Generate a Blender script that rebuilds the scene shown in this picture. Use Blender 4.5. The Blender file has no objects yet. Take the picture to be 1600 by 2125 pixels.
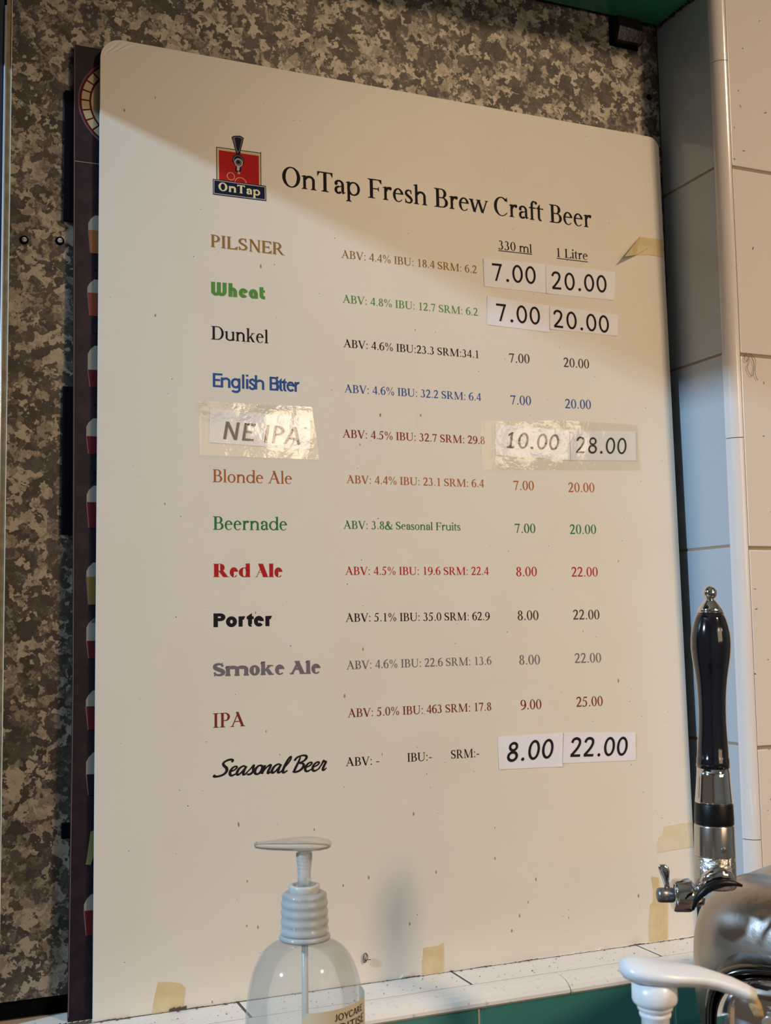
import bpy, bmesh, copy, math, random
from mathutils import Matrix, Vector, noise
random.seed(7)
S = bpy.context.scene
COL = S.collection
PI = math.pi
S.view_settings.view_transform = 'Standard'
S.view_settings.look = 'None'
S.view_settings.gamma = 1.0
S.view_settings.use_curve_mapping = False
S.view_settings.exposure = 0.0

# ------------------------------------------------------------------ camera
RX, UX, FX = Vector((.92349, -.38323, -.01367)), Vector((-.02368, -.09265, .99542)), Vector((.38266, .91900, .09466))
CAMLOC = Vector((-.15078, -1.01456, .35488))
cd = bpy.data.cameras.new('camera')
cam = bpy.data.objects.new('camera', cd)
COL.objects.link(cam)
cam.matrix_world = Matrix(((RX.x, UX.x, -FX.x, CAMLOC.x), (RX.y, UX.y, -FX.y, CAMLOC.y), (RX.z, UX.z, -FX.z, CAMLOC.z), (0, 0, 0, 1)))
cd.sensor_fit = 'HORIZONTAL'
cd.sensor_width = 36
cd.lens = 2387.72 * 36 / 1600
cd.clip_start = .05
cd.dof.use_dof = True
cd.dof.focus_distance = 1.03
cd.dof.aperture_fstop = 24
S.camera = cam

# ------------------------------------------------------------------ light
w = bpy.data.worlds.new('room_ambient')
S.world = w
w.use_nodes = True
w.node_tree.nodes['Background'].inputs[0].default_value = (1.0, .80, .62, 1)
w.node_tree.nodes['Background'].inputs[1].default_value = .10


def area(name, loc, target, sx, sy, power, color, spread=180):
    l = bpy.data.lights.new(name, 'AREA')
    l.shape = 'RECTANGLE'
    l.size, l.size_y, l.energy, l.color = sx, sy, power, color
    l.spread = math.radians(spread)
    o = bpy.data.objects.new(name, l)
    COL.objects.link(o)
    o.location = loc
    o.rotation_euler = (Vector(target) - Vector(loc)).to_track_quat('-Z', 'Y').to_euler()
    return o


# daylight from the left; an added unseen panel casts its diagonal edge
DAY = Vector((-2.5, -.74, 1.709))
area('daylight_window', DAY, (.35, 0, .55), .24, .12, 88, (.50, .74, 1.0))
# warm lamps of the bar, plus one added soft fill
area('warm_lamp_high', (1.17, -2.20, 1.90), (.86, 0, -.20), .22, .22, 6.9, (1.0, .725, .46), 68)
area('warm_lamp_wash', (1.05, -2.20, .75), (.6, 0, .2), 1.0, .7, 6.2, (1.0, .745, .49))  # added fill to brighten the lower board, not a lamp of the bar
area('warm_lamp_front', (.86, -2.02, .99), (.3, 0, .55), .15, .15, .75, (1.0, .78, .54))
area('warm_lamp_side', (1.68, -2.02, 1.0), (.3, 0, .55), .22, .12, .6, (1.0, .78, .54))


# ------------------------------------------------------------------ helpers
def mat(name, col, rough=.5, metal=0., spec=.5, coat=0., bump=None, var=None, emit=None):
    m = bpy.data.materials.new(name)
    m.use_nodes = True
    n, l = m.node_tree.nodes, m.node_tree.links
    b = n['Principled BSDF']
    b.inputs['Base Color'].default_value = (*col, 1)
    b.inputs['Roughness'].default_value = rough
    b.inputs['Metallic'].default_value = metal
    b.inputs['Specular IOR Level'].default_value = spec
    b.inputs['Coat Weight'].default_value = coat
    b.inputs['Coat Roughness'].default_value = .08
    tc = n.new('ShaderNodeTexCoord')
    if var:      # (scale, second colour, low, high)
        t = n.new('ShaderNodeTexNoise')
        t.inputs['Scale'].default_value = var[0]
        t.inputs['Detail'].default_value = 5
        r = n.new('ShaderNodeValToRGB')
        r.color_ramp.elements[0].position, r.color_ramp.elements[1].position = var[2], var[3]
        r.color_ramp.elements[0].color, r.color_ramp.elements[1].color = (*col, 1), (*var[1], 1)
        l.new(tc.outputs['Object'], t.inputs['Vector'])
        l.new(t.outputs['Fac'], r.inputs['Fac'])
        l.new(r.outputs['Color'], b.inputs['Base Color'])
    if bump:     # (scale, strength, distance)
        t = n.new('ShaderNodeTexNoise')
        t.inputs['Scale'].default_value = bump[0]
        t.inputs['Detail'].default_value = 4
        k = n.new('ShaderNodeBump')
        k.inputs['Strength'].default_value, k.inputs['Distance'].default_value = bump[1], bump[2]
        l.new(tc.outputs['Object'], t.inputs['Vector'])
        l.new(t.outputs['Fac'], k.inputs['Height'])
        l.new(k.outputs['Normal'], b.inputs['Normal'])
    return m


def film(name, tint, haze, hazecol, rough=.08, refl=1.0, bump=None, ior=1.45):
    """thin clear plastic: what passes through, a little haze, and a mirror-like surface"""
    m = bpy.data.materials.new(name)
    m.use_nodes = True
    n, l = m.node_tree.nodes, m.node_tree.links
    n.remove(n['Principled BSDF'])
    out = n['Material Output']
    t, d, g = n.new('ShaderNodeBsdfTransparent'), n.new('ShaderNodeBsdfDiffuse'), n.new('ShaderNodeBsdfGlossy')
    t.inputs[0].default_value = (*tint, 1)
    d.inputs[0].default_value = (*hazecol, 1)
    g.inputs['Roughness'].default_value = rough
    a, c, f = n.new('ShaderNodeMixShader'), n.new('ShaderNodeMixShader'), n.new('ShaderNodeFresnel')
    f.inputs['IOR'].default_value = ior or 1.4
    a.inputs[0].default_value = haze
    l.new(t.outputs[0], a.inputs[1])
    l.new(d.outputs[0], a.inputs[2])
    k = n.new('ShaderNodeMath')
    k.operation = 'MULTIPLY'
    k.inputs[1].default_value = refl
    k.use_clamp = True
    if ior:
        l.new(f.outputs[0], k.inputs[0])
    else:
        k.inputs[0].default_value = 1.0
    l.new(k.outputs[0], c.inputs[0])
    l.new(a.outputs[0], c.inputs[1])
    l.new(g.outputs[0], c.inputs[2])
    l.new(c.outputs[0], out.inputs[0])
    if bump:
        tc, x, q = n.new('ShaderNodeTexCoord'), n.new('ShaderNodeTexNoise'), n.new('ShaderNodeBump')
        x.inputs['Scale'].default_value = bump[0]
        x.inputs['Detail'].default_value = 3
        q.inputs['Strength'].default_value, q.inputs['Distance'].default_value = bump[1], bump[2]
        l.new(tc.outputs['Object'], x.inputs['Vector'])
        l.new(x.outputs['Fac'], q.inputs['Height'])
        l.new(q.outputs['Normal'], g.inputs['Normal'])
        l.new(q.outputs['Normal'], f.inputs['Normal'])
    return m


def tag(o, label=None, cat=None, group=None, kind=None):
    for k, v in (('label', label), ('category', cat), ('group', group), ('kind', kind)):
        if v:
            o[k] = v
    return o


def link(name, me, m=None, parent=None, mw=None, smooth=False):
    if m:
        me.materials.append(m)
    if smooth:
        me.polygons.foreach_set('use_smooth', [True] * len(me.polygons))
    o = bpy.data.objects.new(name, me)
    COL.objects.link(o)
    if parent:
        o.parent = parent
    if mw is not None:
        if parent:
            o.matrix_local = mw
        else:
            o.matrix_world = mw
    return o


def mesh(name, verts, faces, m=None, parent=None, mw=None, smooth=False):
    me = bpy.data.meshes.new(name)
    me.from_pydata([tuple(v) for v in verts], [], faces)
    me.update()
    return link(name, me, m, parent, mw, smooth)


def empty(name, loc=(0, 0, 0), mw=None):
    o = bpy.data.objects.new(name, None)
    o.empty_display_size = .02
    COL.objects.link(o)
    if mw is not None:
        o.matrix_world = mw
    else:
        o.location = loc
    return o


def box_me(x0, x1, y0, y1, z0, z1, bev=0, seg=1):
    bm = bmesh.new()
    bmesh.ops.create_cube(bm, size=1)
    for v in bm.verts:
        v.co = Vector(((x0 + x1) / 2 + v.co.x * (x1 - x0), (y0 + y1) / 2 + v.co.y * (y1 - y0), (z0 + z1) / 2 + v.co.z * (z1 - z0)))
    if bev:
        bmesh.ops.bevel(bm, geom=bm.edges[:], offset=bev, segments=seg, affect='EDGES', profile=.6)
    me = bpy.data.meshes.new('m')
    bm.to_mesh(me)
    bm.free()
    return me


def box(name, x0, x1, y0, y1, z0, z1, m, parent=None, bev=0, seg=1, mw=None):
    return link(name, box_me(x0, x1, y0, y1, z0, z1, bev, seg), m, parent, mw)


def prism(name, outline, d, m, parent=None, mw=None, bev=0, y=0):
    """flat outline in local x/z, front face at -y, thickness d behind it"""
    bm = bmesh.new()
    vs = [bm.verts.new((p[0], y, p[1])) for p in outline]
    f = bm.faces.new(vs)
    r = bmesh.ops.extrude_face_region(bm, geom=[f])
    for v in r['geom']:
        if isinstance(v, bmesh.types.BMVert):
            v.co.y += d
    bmesh.ops.recalc_face_normals(bm, faces=bm.faces[:])
    if bev:
        es = [e for e in bm.edges if abs(e.verts[0].co.y - y) < 1e-9 and abs(e.verts[1].co.y - y) < 1e-9]
        bmesh.ops.bevel(bm, geom=es, offset=bev, segments=2, affect='EDGES', profile=.5)
    me = bpy.data.meshes.new(name)
    bm.to_mesh(me)
    bm.free()
    return link(name, me, m, parent, mw)


def lathe_me(prof, n=40, capb=True, capt=True):
    vs, fs = [], []
    for r, z in prof:
        for k in range(n):
            a = 2 * PI * k / n
            vs.append((r * math.cos(a), r * math.sin(a), z))
    for i in range(len(prof) - 1):
        for k in range(n):
            q = (k + 1) % n
            fs.append((i * n + k, i * n + q, (i + 1) * n + q, (i + 1) * n + k))
    if capb:
        fs.append(tuple(range(n - 1, -1, -1)))
    if capt:
        fs.append(tuple((len(prof) - 1) * n + k for k in range(n)))
    me = bpy.data.meshes.new('m')
    me.from_pydata(vs, [], fs)
    me.update()
    return me


def lathe(name, prof, m, parent=None, mw=None, n=40, capb=True, capt=True):
    return link(name, lathe_me(prof, n, capb, capt), m, parent, mw, True)


def loft(name, secs, m, parent=None, mw=None, n=20):
    """secs: (centre, half vector a, half vector b)"""
    vs, fs = [], []
    for c, a, b in secs:
        for k in range(n):
            t = 2 * PI * k / n
            vs.append(Vector(c) + Vector(a) * math.cos(t) + Vector(b) * math.sin(t))
    for i in range(len(secs) - 1):
        for k in range(n):
            q = (k + 1) % n
            fs.append((i * n + k, i * n + q, (i + 1) * n + q, (i + 1) * n + k))
    fs.append(tuple(range(n - 1, -1, -1)))
    fs.append(tuple((len(secs) - 1) * n + k for k in range(n)))
    return mesh(name, vs, fs, m, parent, mw, True)


def tube(name, pts, r, m, parent=None, mw=None, n=8):
    pts = [Vector(p) for p in pts]
    secs = []
    for i, p in enumerate(pts):
        d = (pts[min(i + 1, len(pts) - 1)] - pts[max(i - 1, 0)]).normalized()
        a = d.cross(Vector((.3, .2, .93))).normalized()
        b = d.cross(a)
        rr = r[i] if isinstance(r, (list, tuple)) else r
        secs.append((p, a * rr, b * rr))
    return loft(name, secs, m, parent, mw, n)


def along(p, direction, up=(0, 0, 1)):
    z = Vector(direction).normalized()
    x = Vector(up).cross(z).normalized()
    y = z.cross(x)
    return Matrix(((x.x, y.x, z.x, p[0]), (x.y, y.y, z.y, p[1]), (x.z, y.z, z.z, p[2]), (0, 0, 0, 1)))


# ------------------------------------------------------------------ materials
M = {}
M['board'] = mat('board_cream', (.80, .755, .67), .42, bump=(900, .06, .0004), var=(9, (.775, .72, .625), .45, .75))
M['board_edge'] = mat('board_edge', (.75, .68, .56), .6)
M['paper'] = mat('paper', (.85, .86, .93), .4)
for k, c in dict(ink=(.016, .013, .016), ink2=(.06, .045, .04), ochre=(.36, .19, .055), ochre2=(.60, .47, .30), leaf=(.12, .33, .07), leaf2=(.25, .42, .16), blue=(.04, .11, .33),
                 rust=(.46, .135, .04), green=(.035, .20, .06), red=(.50, .018, .018), grey=(.19, .17, .185), maroon=(.22, .035, .02),
                 wine=(.30, .03, .035), navy=(.012, .014, .04), cream=(.72, .60, .36), pale=(.62, .60, .55), salmon=(.80, .35, .18),
                 lemon=(.82, .80, .42), ipa=(.04, .03, .03), foam=(.26, .24, .20), amber=(.26, .10, .03), rustb=(.20, .045, .025),
                 darkred=(.09, .010, .012), gold=(.18, .12, .03), maroonb=(.10, .012, .012), blackb=(.012, .01, .014),
                 outline=(.14, .085, .10), burgundy=(.10, .006, .012), moss=(.20, .20, .07)).items():
    M[k] = mat('print_' + k, c, .75, spec=.15)
M['poster'] = mat('poster_dark', (.013, .006, .011), .5, spec=.25, var=(70, (.032, .015, .020), .45, .8))
M['emblem'] = mat('print_emblem', (.42, .36, .20), .5)
M['screw'] = mat('bright_screw', (.75, .78, .82), .4, .2)
M['smear'] = mat('adhesive_smear', (.785, .735, .655), .42)
M['crease'] = mat('crease', (.97, .95, .90), .35)
M['crease_dark'] = mat('crease_dark', (.55, .47, .37), .6)
M['poster_edge'] = mat('poster_edge', (.13, .09, .09), .6)
M['tape'] = mat('masking_tape', (.66, .52, .28), .55, bump=(500, .2, .0004), var=(60, (.74, .62, .40), .4, .7))
M['tape_pale'] = mat('masking_tape_pale', (.72, .62, .40), .5, bump=(300, .3, .0006), var=(50, (.76, .69, .52), .35, .65))
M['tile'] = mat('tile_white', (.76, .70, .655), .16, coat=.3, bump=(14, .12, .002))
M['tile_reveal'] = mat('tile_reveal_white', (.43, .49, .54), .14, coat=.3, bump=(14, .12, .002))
M['tile_sill'] = mat('tile_sill_white', (.78, .74, .68), .35, var=(160, (.30, .24, .18), .62, .80))
M['glazed_green'] = mat('tile_green', (.05, .22, .19), .14, coat=.3, bump=(12, .15, .002))
M['soffit'] = mat('tile_soffit_green', (.03, .26, .12), .25, coat=.2, var=(12, (.035, .20, .10), .4, .7))
M['grout'] = mat('grout', (.34, .26, .18), .9, bump=(400, .4, .001))
M['grout_pale'] = mat('grout_pale', (.60, .58, .48), .9)
M['dark'] = mat('dark_gap', (.004, .004, .006), .9, spec=.05)
M['black_plastic'] = mat('gloss_black', (.006, .006, .010), .10, coat=.8)
M['rubber'] = mat('black_rubber', (.005, .005, .006), .35, spec=.3)
M['chrome'] = mat('chrome', (.72, .71, .70), .07, 1.0)
M['chrome_dull'] = mat('chrome_dull', (.62, .59, .55), .20, 1.0)
M['drum_metal'] = mat('brushed_drum', (.44, .40, .36), .30, 1.0, bump=(120, .25, .001))
M['chrome_rough'] = mat('chrome_pitted', (.60, .58, .55), .14, 1.0, bump=(420, .8, .0014))
M['chrome_smoked'] = mat('smoked_chrome', (.10, .095, .095), .12, 1.0)
M['steel_grey'] = mat('grey_pin', (.22, .22, .23), .35, .8)
M['white_plastic'] = mat('white_plastic', (.86, .86, .87), .28)
M['crust'] = mat('dried_soap', (.55, .36, .16), .6, bump=(400, .6, .002))
M['frame_tan'] = mat('aged_tan_edge', (.20, .165, .10), .6, var=(90, (.34, .28, .18), .4, .7))
M['bead'] = mat('bright_bead', (.80, .88, .98), .28, .5)  # blue-white colour stands in for daylight leaking along the left edge
M['navy_panel'] = mat('dark_navy_panel', (.012, .022, .045), .35)
M['stain'] = mat('brown_stain', (.44, .27, .11), .6)
M['speck'] = mat('dark_speck', (.09, .07, .055), .8)
M['clip'] = mat('dark_brown_block', (.022, .012, .012), .32, bump=(300, .4, .001))
M['label'] = mat('bottle_label', (.74, .66, .50), .45)
M['counter'] = mat('counter_stone', (.10, .075, .06), .3)
M['plaster'] = mat('room_plaster', (.62, .54, .44), .8)
M['wood'] = mat('dark_wood', (.10, .05, .03), .4)
M['clear'] = film('clear_plastic', (.93, .945, .945), .17, (.78, .78, .76), .10, .30)
M['frosted'] = film('frosted_plastic', (.86, .89, .89), .45, (.85, .87, .87), .16, .7)
M['frosted_white'] = film('milky_plastic', (.75, .78, .75), .72, (.80, .81, .77), .25, 1.0)
M['frosted_tan'] = film('yellowed_clear_plastic', (.86, .84, .77), .52, (.72, .66, .54), .15, .6)
M['cleartape'] = film('clear_tape', (.985, .98, .94), .03, (.74, .74, .60), .035, .065, bump=(230, .35, .00025), ior=None)


def spangle():
    m = mat('galvanised_sheet', (.3, .3, .3), .50, .30, spec=.4)
    n, l = m.node_tree.nodes, m.node_tree.links
    b = n['Principled BSDF']
    tc = n.new('ShaderNodeTexCoord')
    nz = n.new('ShaderNodeTexNoise')
    nz.inputs['Scale'].default_value = 125
    nz.inputs['Detail'].default_value = 3
    nz.inputs['Roughness'].default_value = .55
    sc = n.new('ShaderNodeVectorMath')
    sc.operation = 'MULTIPLY_ADD'
    sc.inputs[1].default_value = (.026, .026, .026)
    l.new(tc.outputs['Object'], nz.inputs['Vector'])
    l.new(nz.outputs['Color'], sc.inputs[0])
    l.new(tc.outputs['Object'], sc.inputs[2])
    parts = []
    for s in (118, 215, 40):
        v = n.new('ShaderNodeTexVoronoi')
        v.feature = 'F1'
        v.inputs['Scale'].default_value = s
        l.new(sc.outputs[0], v.inputs['Vector'])
        g = n.new('ShaderNodeSeparateColor')
        l.new(v.outputs['Color'], g.inputs[0])
        parts.append(g.outputs[0])
    a = n.new('ShaderNodeMath')
    a.operation = 'MULTIPLY_ADD'
    a.inputs[1].default_value = .82
    l.new(parts[0], a.inputs[0])
    a2 = n.new('ShaderNodeMath')
    a2.operation = 'MULTIPLY'
    a2.inputs[1].default_value = .24
    l.new(parts[1], a2.inputs[0])
    l.new(a2.outputs[0], a.inputs[2])
    a3 = n.new('ShaderNodeMath')
    a3.operation = 'MULTIPLY_ADD'
    a3.inputs[1].default_value = .14
    l.new(parts[2], a3.inputs[0])
    l.new(a.outputs[0], a3.inputs[2])
    r = n.new('ShaderNodeValToRGB')
    r.color_ramp.interpolation = 'EASE'
    e = r.color_ramp.elements
    e[0].position, e[0].color = .22, (.058, .051, .045, 1)
    e[1].position, e[1].color = .98, (.43, .39, .32, 1)
    q = e.new(.56)
    q.color = (.10, .088, .075, 1)
    q = e.new(.70)
    q.color = (.25, .222, .18, 1)
    l.new(a3.outputs[0], r.inputs['Fac'])
    l.new(r.outputs[0], b.inputs['Base Color'])
    k = n.new('ShaderNodeBump')
    k.inputs['Strength'].default_value = .25
    k.inputs['Distance'].default_value = .0008
    l.new(a3.outputs[0], k.inputs['Height'])
    l.new(k.outputs['Normal'], b.inputs['Normal'])
    return m


M['metal'] = spangle()

# ------------------------------------------------------------------ the setting
BACK = .035            # galvanised back of the niche
RV = .6335             # right reveal of the niche
PITCH = .202
JZ = [.8317 + PITCH * k for k in range(-5, 6)]


def struct(o):
    o['kind'] = 'structure'
    return o


def bulge_sheet():
    # the sheet is very slightly dented: a grid with millimetre relief
    nx, nz = 60, 80
    vs, fs = [], []
    for j in range(nz + 1):
        for i in range(nx + 1):
            x = -.0745 + (.7075) * i / nx
            z = .0405 + 1.03 * j / nz
            d = .0011 * noise.noise((x * 7, z * 5, 1)) + .0006 * noise.noise((x * 30, z * 9, 4))
            for sx in (.478, .352, .2345, .565):     # shallow vertical creases
                d += .0009 * math.exp(-((x - sx - .004 * math.sin(z * 9)) / .0035) ** 2)
            vs.append((x, BACK + d, z))
    for j in range(nz):
        for i in range(nx):
            a = j * (nx + 1) + i
            fs.append((a, a + 1, a + nx + 2, a + nx + 1))
    return vs, fs


wb = struct(box('wall_back', -.45, 1.3, .052, .08, -.2, 1.65, M['dark']))
vs, fs = bulge_sheet()
mesh('galvanised_sheet', vs, fs, M['metal'], wb, smooth=True)
box('recess_gap', -.45, .634, .04, .0515, .0255, .041, M['dark'], wb)  # black strip put in for the shade of the gap under the sheet

# right reveal: tiles on a grout bed, seen edge-on from the left
wr = struct(box('wall_right', RV + .0012, RV + .011, -.0562, .0515, -.2, 1.64, M['grout']))
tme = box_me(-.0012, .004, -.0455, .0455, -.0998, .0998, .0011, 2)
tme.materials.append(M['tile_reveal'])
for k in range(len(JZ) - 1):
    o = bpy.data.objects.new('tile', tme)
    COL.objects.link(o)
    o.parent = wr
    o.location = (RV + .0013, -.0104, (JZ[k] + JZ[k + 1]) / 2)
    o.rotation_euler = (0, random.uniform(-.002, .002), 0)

# wall that faces the camera, white above the sill level on the right, green below the sill
wf = struct(box('wall_front', RV + .0125, 1.3, -.0692, .0515, -.21, 1.64, M['grout']))
fme = box_me(-.1003, .1003, -.0014, .003, -.0993, .0993, .0012, 2)
fme.materials.append(M['tile'])
for c in range(3):
    for k in range(len(JZ) - 1):
        o = bpy.data.objects.new('tile', fme)
        COL.objects.link(o)
        o.parent = wf
        o.location = (.6447 + .1008 + c * .2032, -.0690, (JZ[k] + JZ[k + 1]) / 2 - .0031)

wl = struct(box('wall_front_low', -.46, RV + .0123, -.0686, .0515, -.21, .0125, M['grout_pale']))
wl.name = 'wall_low'
gme = box_me(-.1022, .1022, -.0014, .003, -.1, .0, .001, 2)
gme.materials.append(M['glazed_green'])
for k in range(6):
    for r_ in range(2):
        o = bpy.data.objects.new('green_tile', gme)
        COL.objects.link(o)
        o.parent = wl
        o.location = (.3263 + .2069 * (k - 3) - .10345 + .2069, -.0686, .0155 - .1022 * r_)

# tiled sill with its rounded edge
sill = struct(box('trim_1', -.46, RV, -.0432, .0515, .0126, .0244, M['speck']))
sme = box_me(-.1026, .1026, -.0413, .037, .0205, .025, .0007, 1)
sme.materials.append(M['tile_sill'])
for k in range(6):
    o = bpy.data.objects.new('sill_tile', sme)
    COL.objects.link(o)
    o.parent = sill
    o.location = (.3334 + .2077 * (k - 3) + .10385, 0, 0)


def round_trim(name, x0, x1, m, parent, mw=None):
    prof = [(-.0430, .0128), (-.0430, .0248), (-.0500, .0252), (-.0570, .0247), (-.0630, .0232), (-.0680, .0205), (-.0708, .0172), (-.0713, .0146), (-.0700, .0128)]
    vs, fs = [], []
    n = len(prof)
    for x in (x0, x1):
        vs += [(x, y, z) for y, z in prof]
    for i in range(n):
        j = (i + 1) % n
        fs.append((i, j, n + j, n + i))
    fs += [tuple(range(n)), tuple(range(2 * n - 1, n - 1, -1))]
    return mesh(name, vs, fs, m, parent, mw, False)


for k in range(6):
    xa = .4193 + .2077 * (k - 4)
    o = round_trim('sill_edging', xa + .0006, xa + .2077 - .0004 if k < 5 else RV + .004, M['tile_sill'], sill)

# rounded corner beads of the reveal
tr = struct(empty('trim_2', (RV, -.0572, 0)))


def quarter(name, z0, z1, m, parent):
    cx, cy, r_ = .0118, 0.0, .0122
    prof = [(cx - r_ * math.cos(a) - .0005, cy - r_ * math.sin(a) - .0007) for a in [PI / 2 * i / 18 for i in range(19)]]
    prof = [(-.0009, .0005)] + prof + [(cx - .0014, -.0128), (cx - .0014, .0005)]
    n = len(prof)
    vs = [(x, y, z0) for x, y in prof] + [(x, y, z1) for x, y in prof]
    fs = [(i, (i + 1) % n, n + (i + 1) % n, n + i) for i in range(n)] + [tuple(range(n - 1, -1, -1)), tuple(range(n, 2 * n))]
    o = mesh(name, vs, fs, m, parent)
    return o


zz = .5392
for k in range(-2, 3):
    quarter('corner_bead', zz + .407 * k + .0004, zz + .407 * (k + 1) - .0004, M['tile'], tr)

# green tiled soffit over the niche
so = struct(box('trim_3', -.2, RV + .0005, -.058, .0515, 1.0362, 1.07, M['dark']))
for k in range(4):
    x1 = RV - .0008 - k * .2069
    box('soffit_tile', x1 - .2044, x1, -.056, .030, 1.0325, 1.0365, M['soffit'], so, .0008)
box('soffit_edging', -.2, RV - .0008, -.0705, -.0572, 1.0335, 1.066, M['soffit'], so, .004, 3)
wfu = struct(box('wall_front_high', -.45, RV + .0123, -.069, .0515, 1.071, 1.64, M['grout']))
wfu.name = 'wall_high'
for k in range(5):
    for r_ in range(2):
        o = bpy.data.objects.new('tile', fme)
        COL.objects.link(o)
        o.parent = wfu
        o.location = (.543 - k * .2032, -.0690, 1.173 + r_ * .2)

# thin framing at the left edge of the niche
fr = struct(empty('trim_4', (-.078, .02, 0)))
sl = (.0756 - .0730) / (.9145 - .25)


def slanted(name, xa, xb, y0, y1, z0, z1, m, parent):
    vs = []
    for z in (z0, z1):
        s = (z - .9145) * -sl
        for x, y in ((xa, y0), (xb, y0), (xb, y1), (xa, y1)):
            vs.append((x + s + .078, y - .02, z))
    return mesh(name, vs, [(3, 2, 1, 0), (4, 5, 6, 7), (0, 1, 5, 4), (1, 2, 6, 5), (2, 3, 7, 6), (3, 0, 4, 7)], m, parent)


slanted('tan_strip', -.0803, -.0756, .020, .034, .026, 1.07, M['frame_tan'], fr)
slanted('thin_lip', -.0762, -.0756, .0188, .020, .026, 1.07, M['board_edge'], fr)
tube('bright_bead', [(-.0813 + .078 + (.908 - .9145) * sl * -1, -.0003, .908), (-.0813 + .078 + (.026 - .9145) * -sl, -.0003, .026)], .0010, M['bead'], fr, n=14)
slanted('dark_panel', -.40, -.0825, .0215, .034, .026, 1.07, M['navy_panel'], fr)

# unseen panel added at the left to block daylight from the upper board
struct(box('wall_left', -.1290, -.1200, -.62, .034, .8685, 1.64, M['navy_panel']))

# the room behind the camera (seen only in reflections)
struct(box('floor', -3, 3, -3.6, -.0715, -1.05, -1.0, M['wood']))
struct(box('ceiling', -3, 3, -3.6, .08, 2.3, 2.35, M['plaster']))
struct(box('wall_far', -3, 3, -3.65, -3.6, -1.0, 2.3, M['plaster']))
struct(box('wall_side', 3.0, 3.05, -3.6, .08, -1.0, 2.3, M['plaster']))
ct = empty('bar_counter', (.35, -.35, -.06))
tag(ct, 'dark stone bar counter below the sill under the bottles and tap', 'counter')
link('worktop', box_me(-1.1, .9, -.40, .277, 0, .03, .004, 2), M['counter'], ct)
link('cabinet', box_me(-1.08, .88, -.36, .27, -.94, 0), M['wood'], ct)
CTOP = -.03

# ------------------------------------------------------------------ lettering
class Font:
    def __init__(s, st, h, ls=None, e=0, t=0, xh=450, b=26, cap=662, asc=683, k=1.0, shear=0, track=0, ws=1.0, ball=True):
        s.st, s.h, s.ls, s.e, s.t, s.xh, s.b, s.cap, s.asc, s.k, s.shear, s.track, s.ws, s.ball = st, h, ls or st * .84, e, t, xh, b, cap, asc, k, shear, track, ws, ball
        s.sans = e == 0


def cat(pts, n=7):
    out = []
    P = [pts[0]] + list(pts) + [pts[-1]]
    for i in range(1, len(P) - 2):
        for j in range(n):
            t = j / n
            a, b, c, d = P[i - 1], P[i], P[i + 1], P[i + 2]
            out.append(tuple(.5 * ((2 * b[q]) + (-a[q] + c[q]) * t + (2 * a[q] - 5 * b[q] + 4 * c[q] - d[q]) * t * t + (-a[q] + 3 * b[q] - 3 * c[q] + d[q]) * t ** 3) for q in range(len(b))))
    out.append(tuple(P[-2]))
    return out


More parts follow.
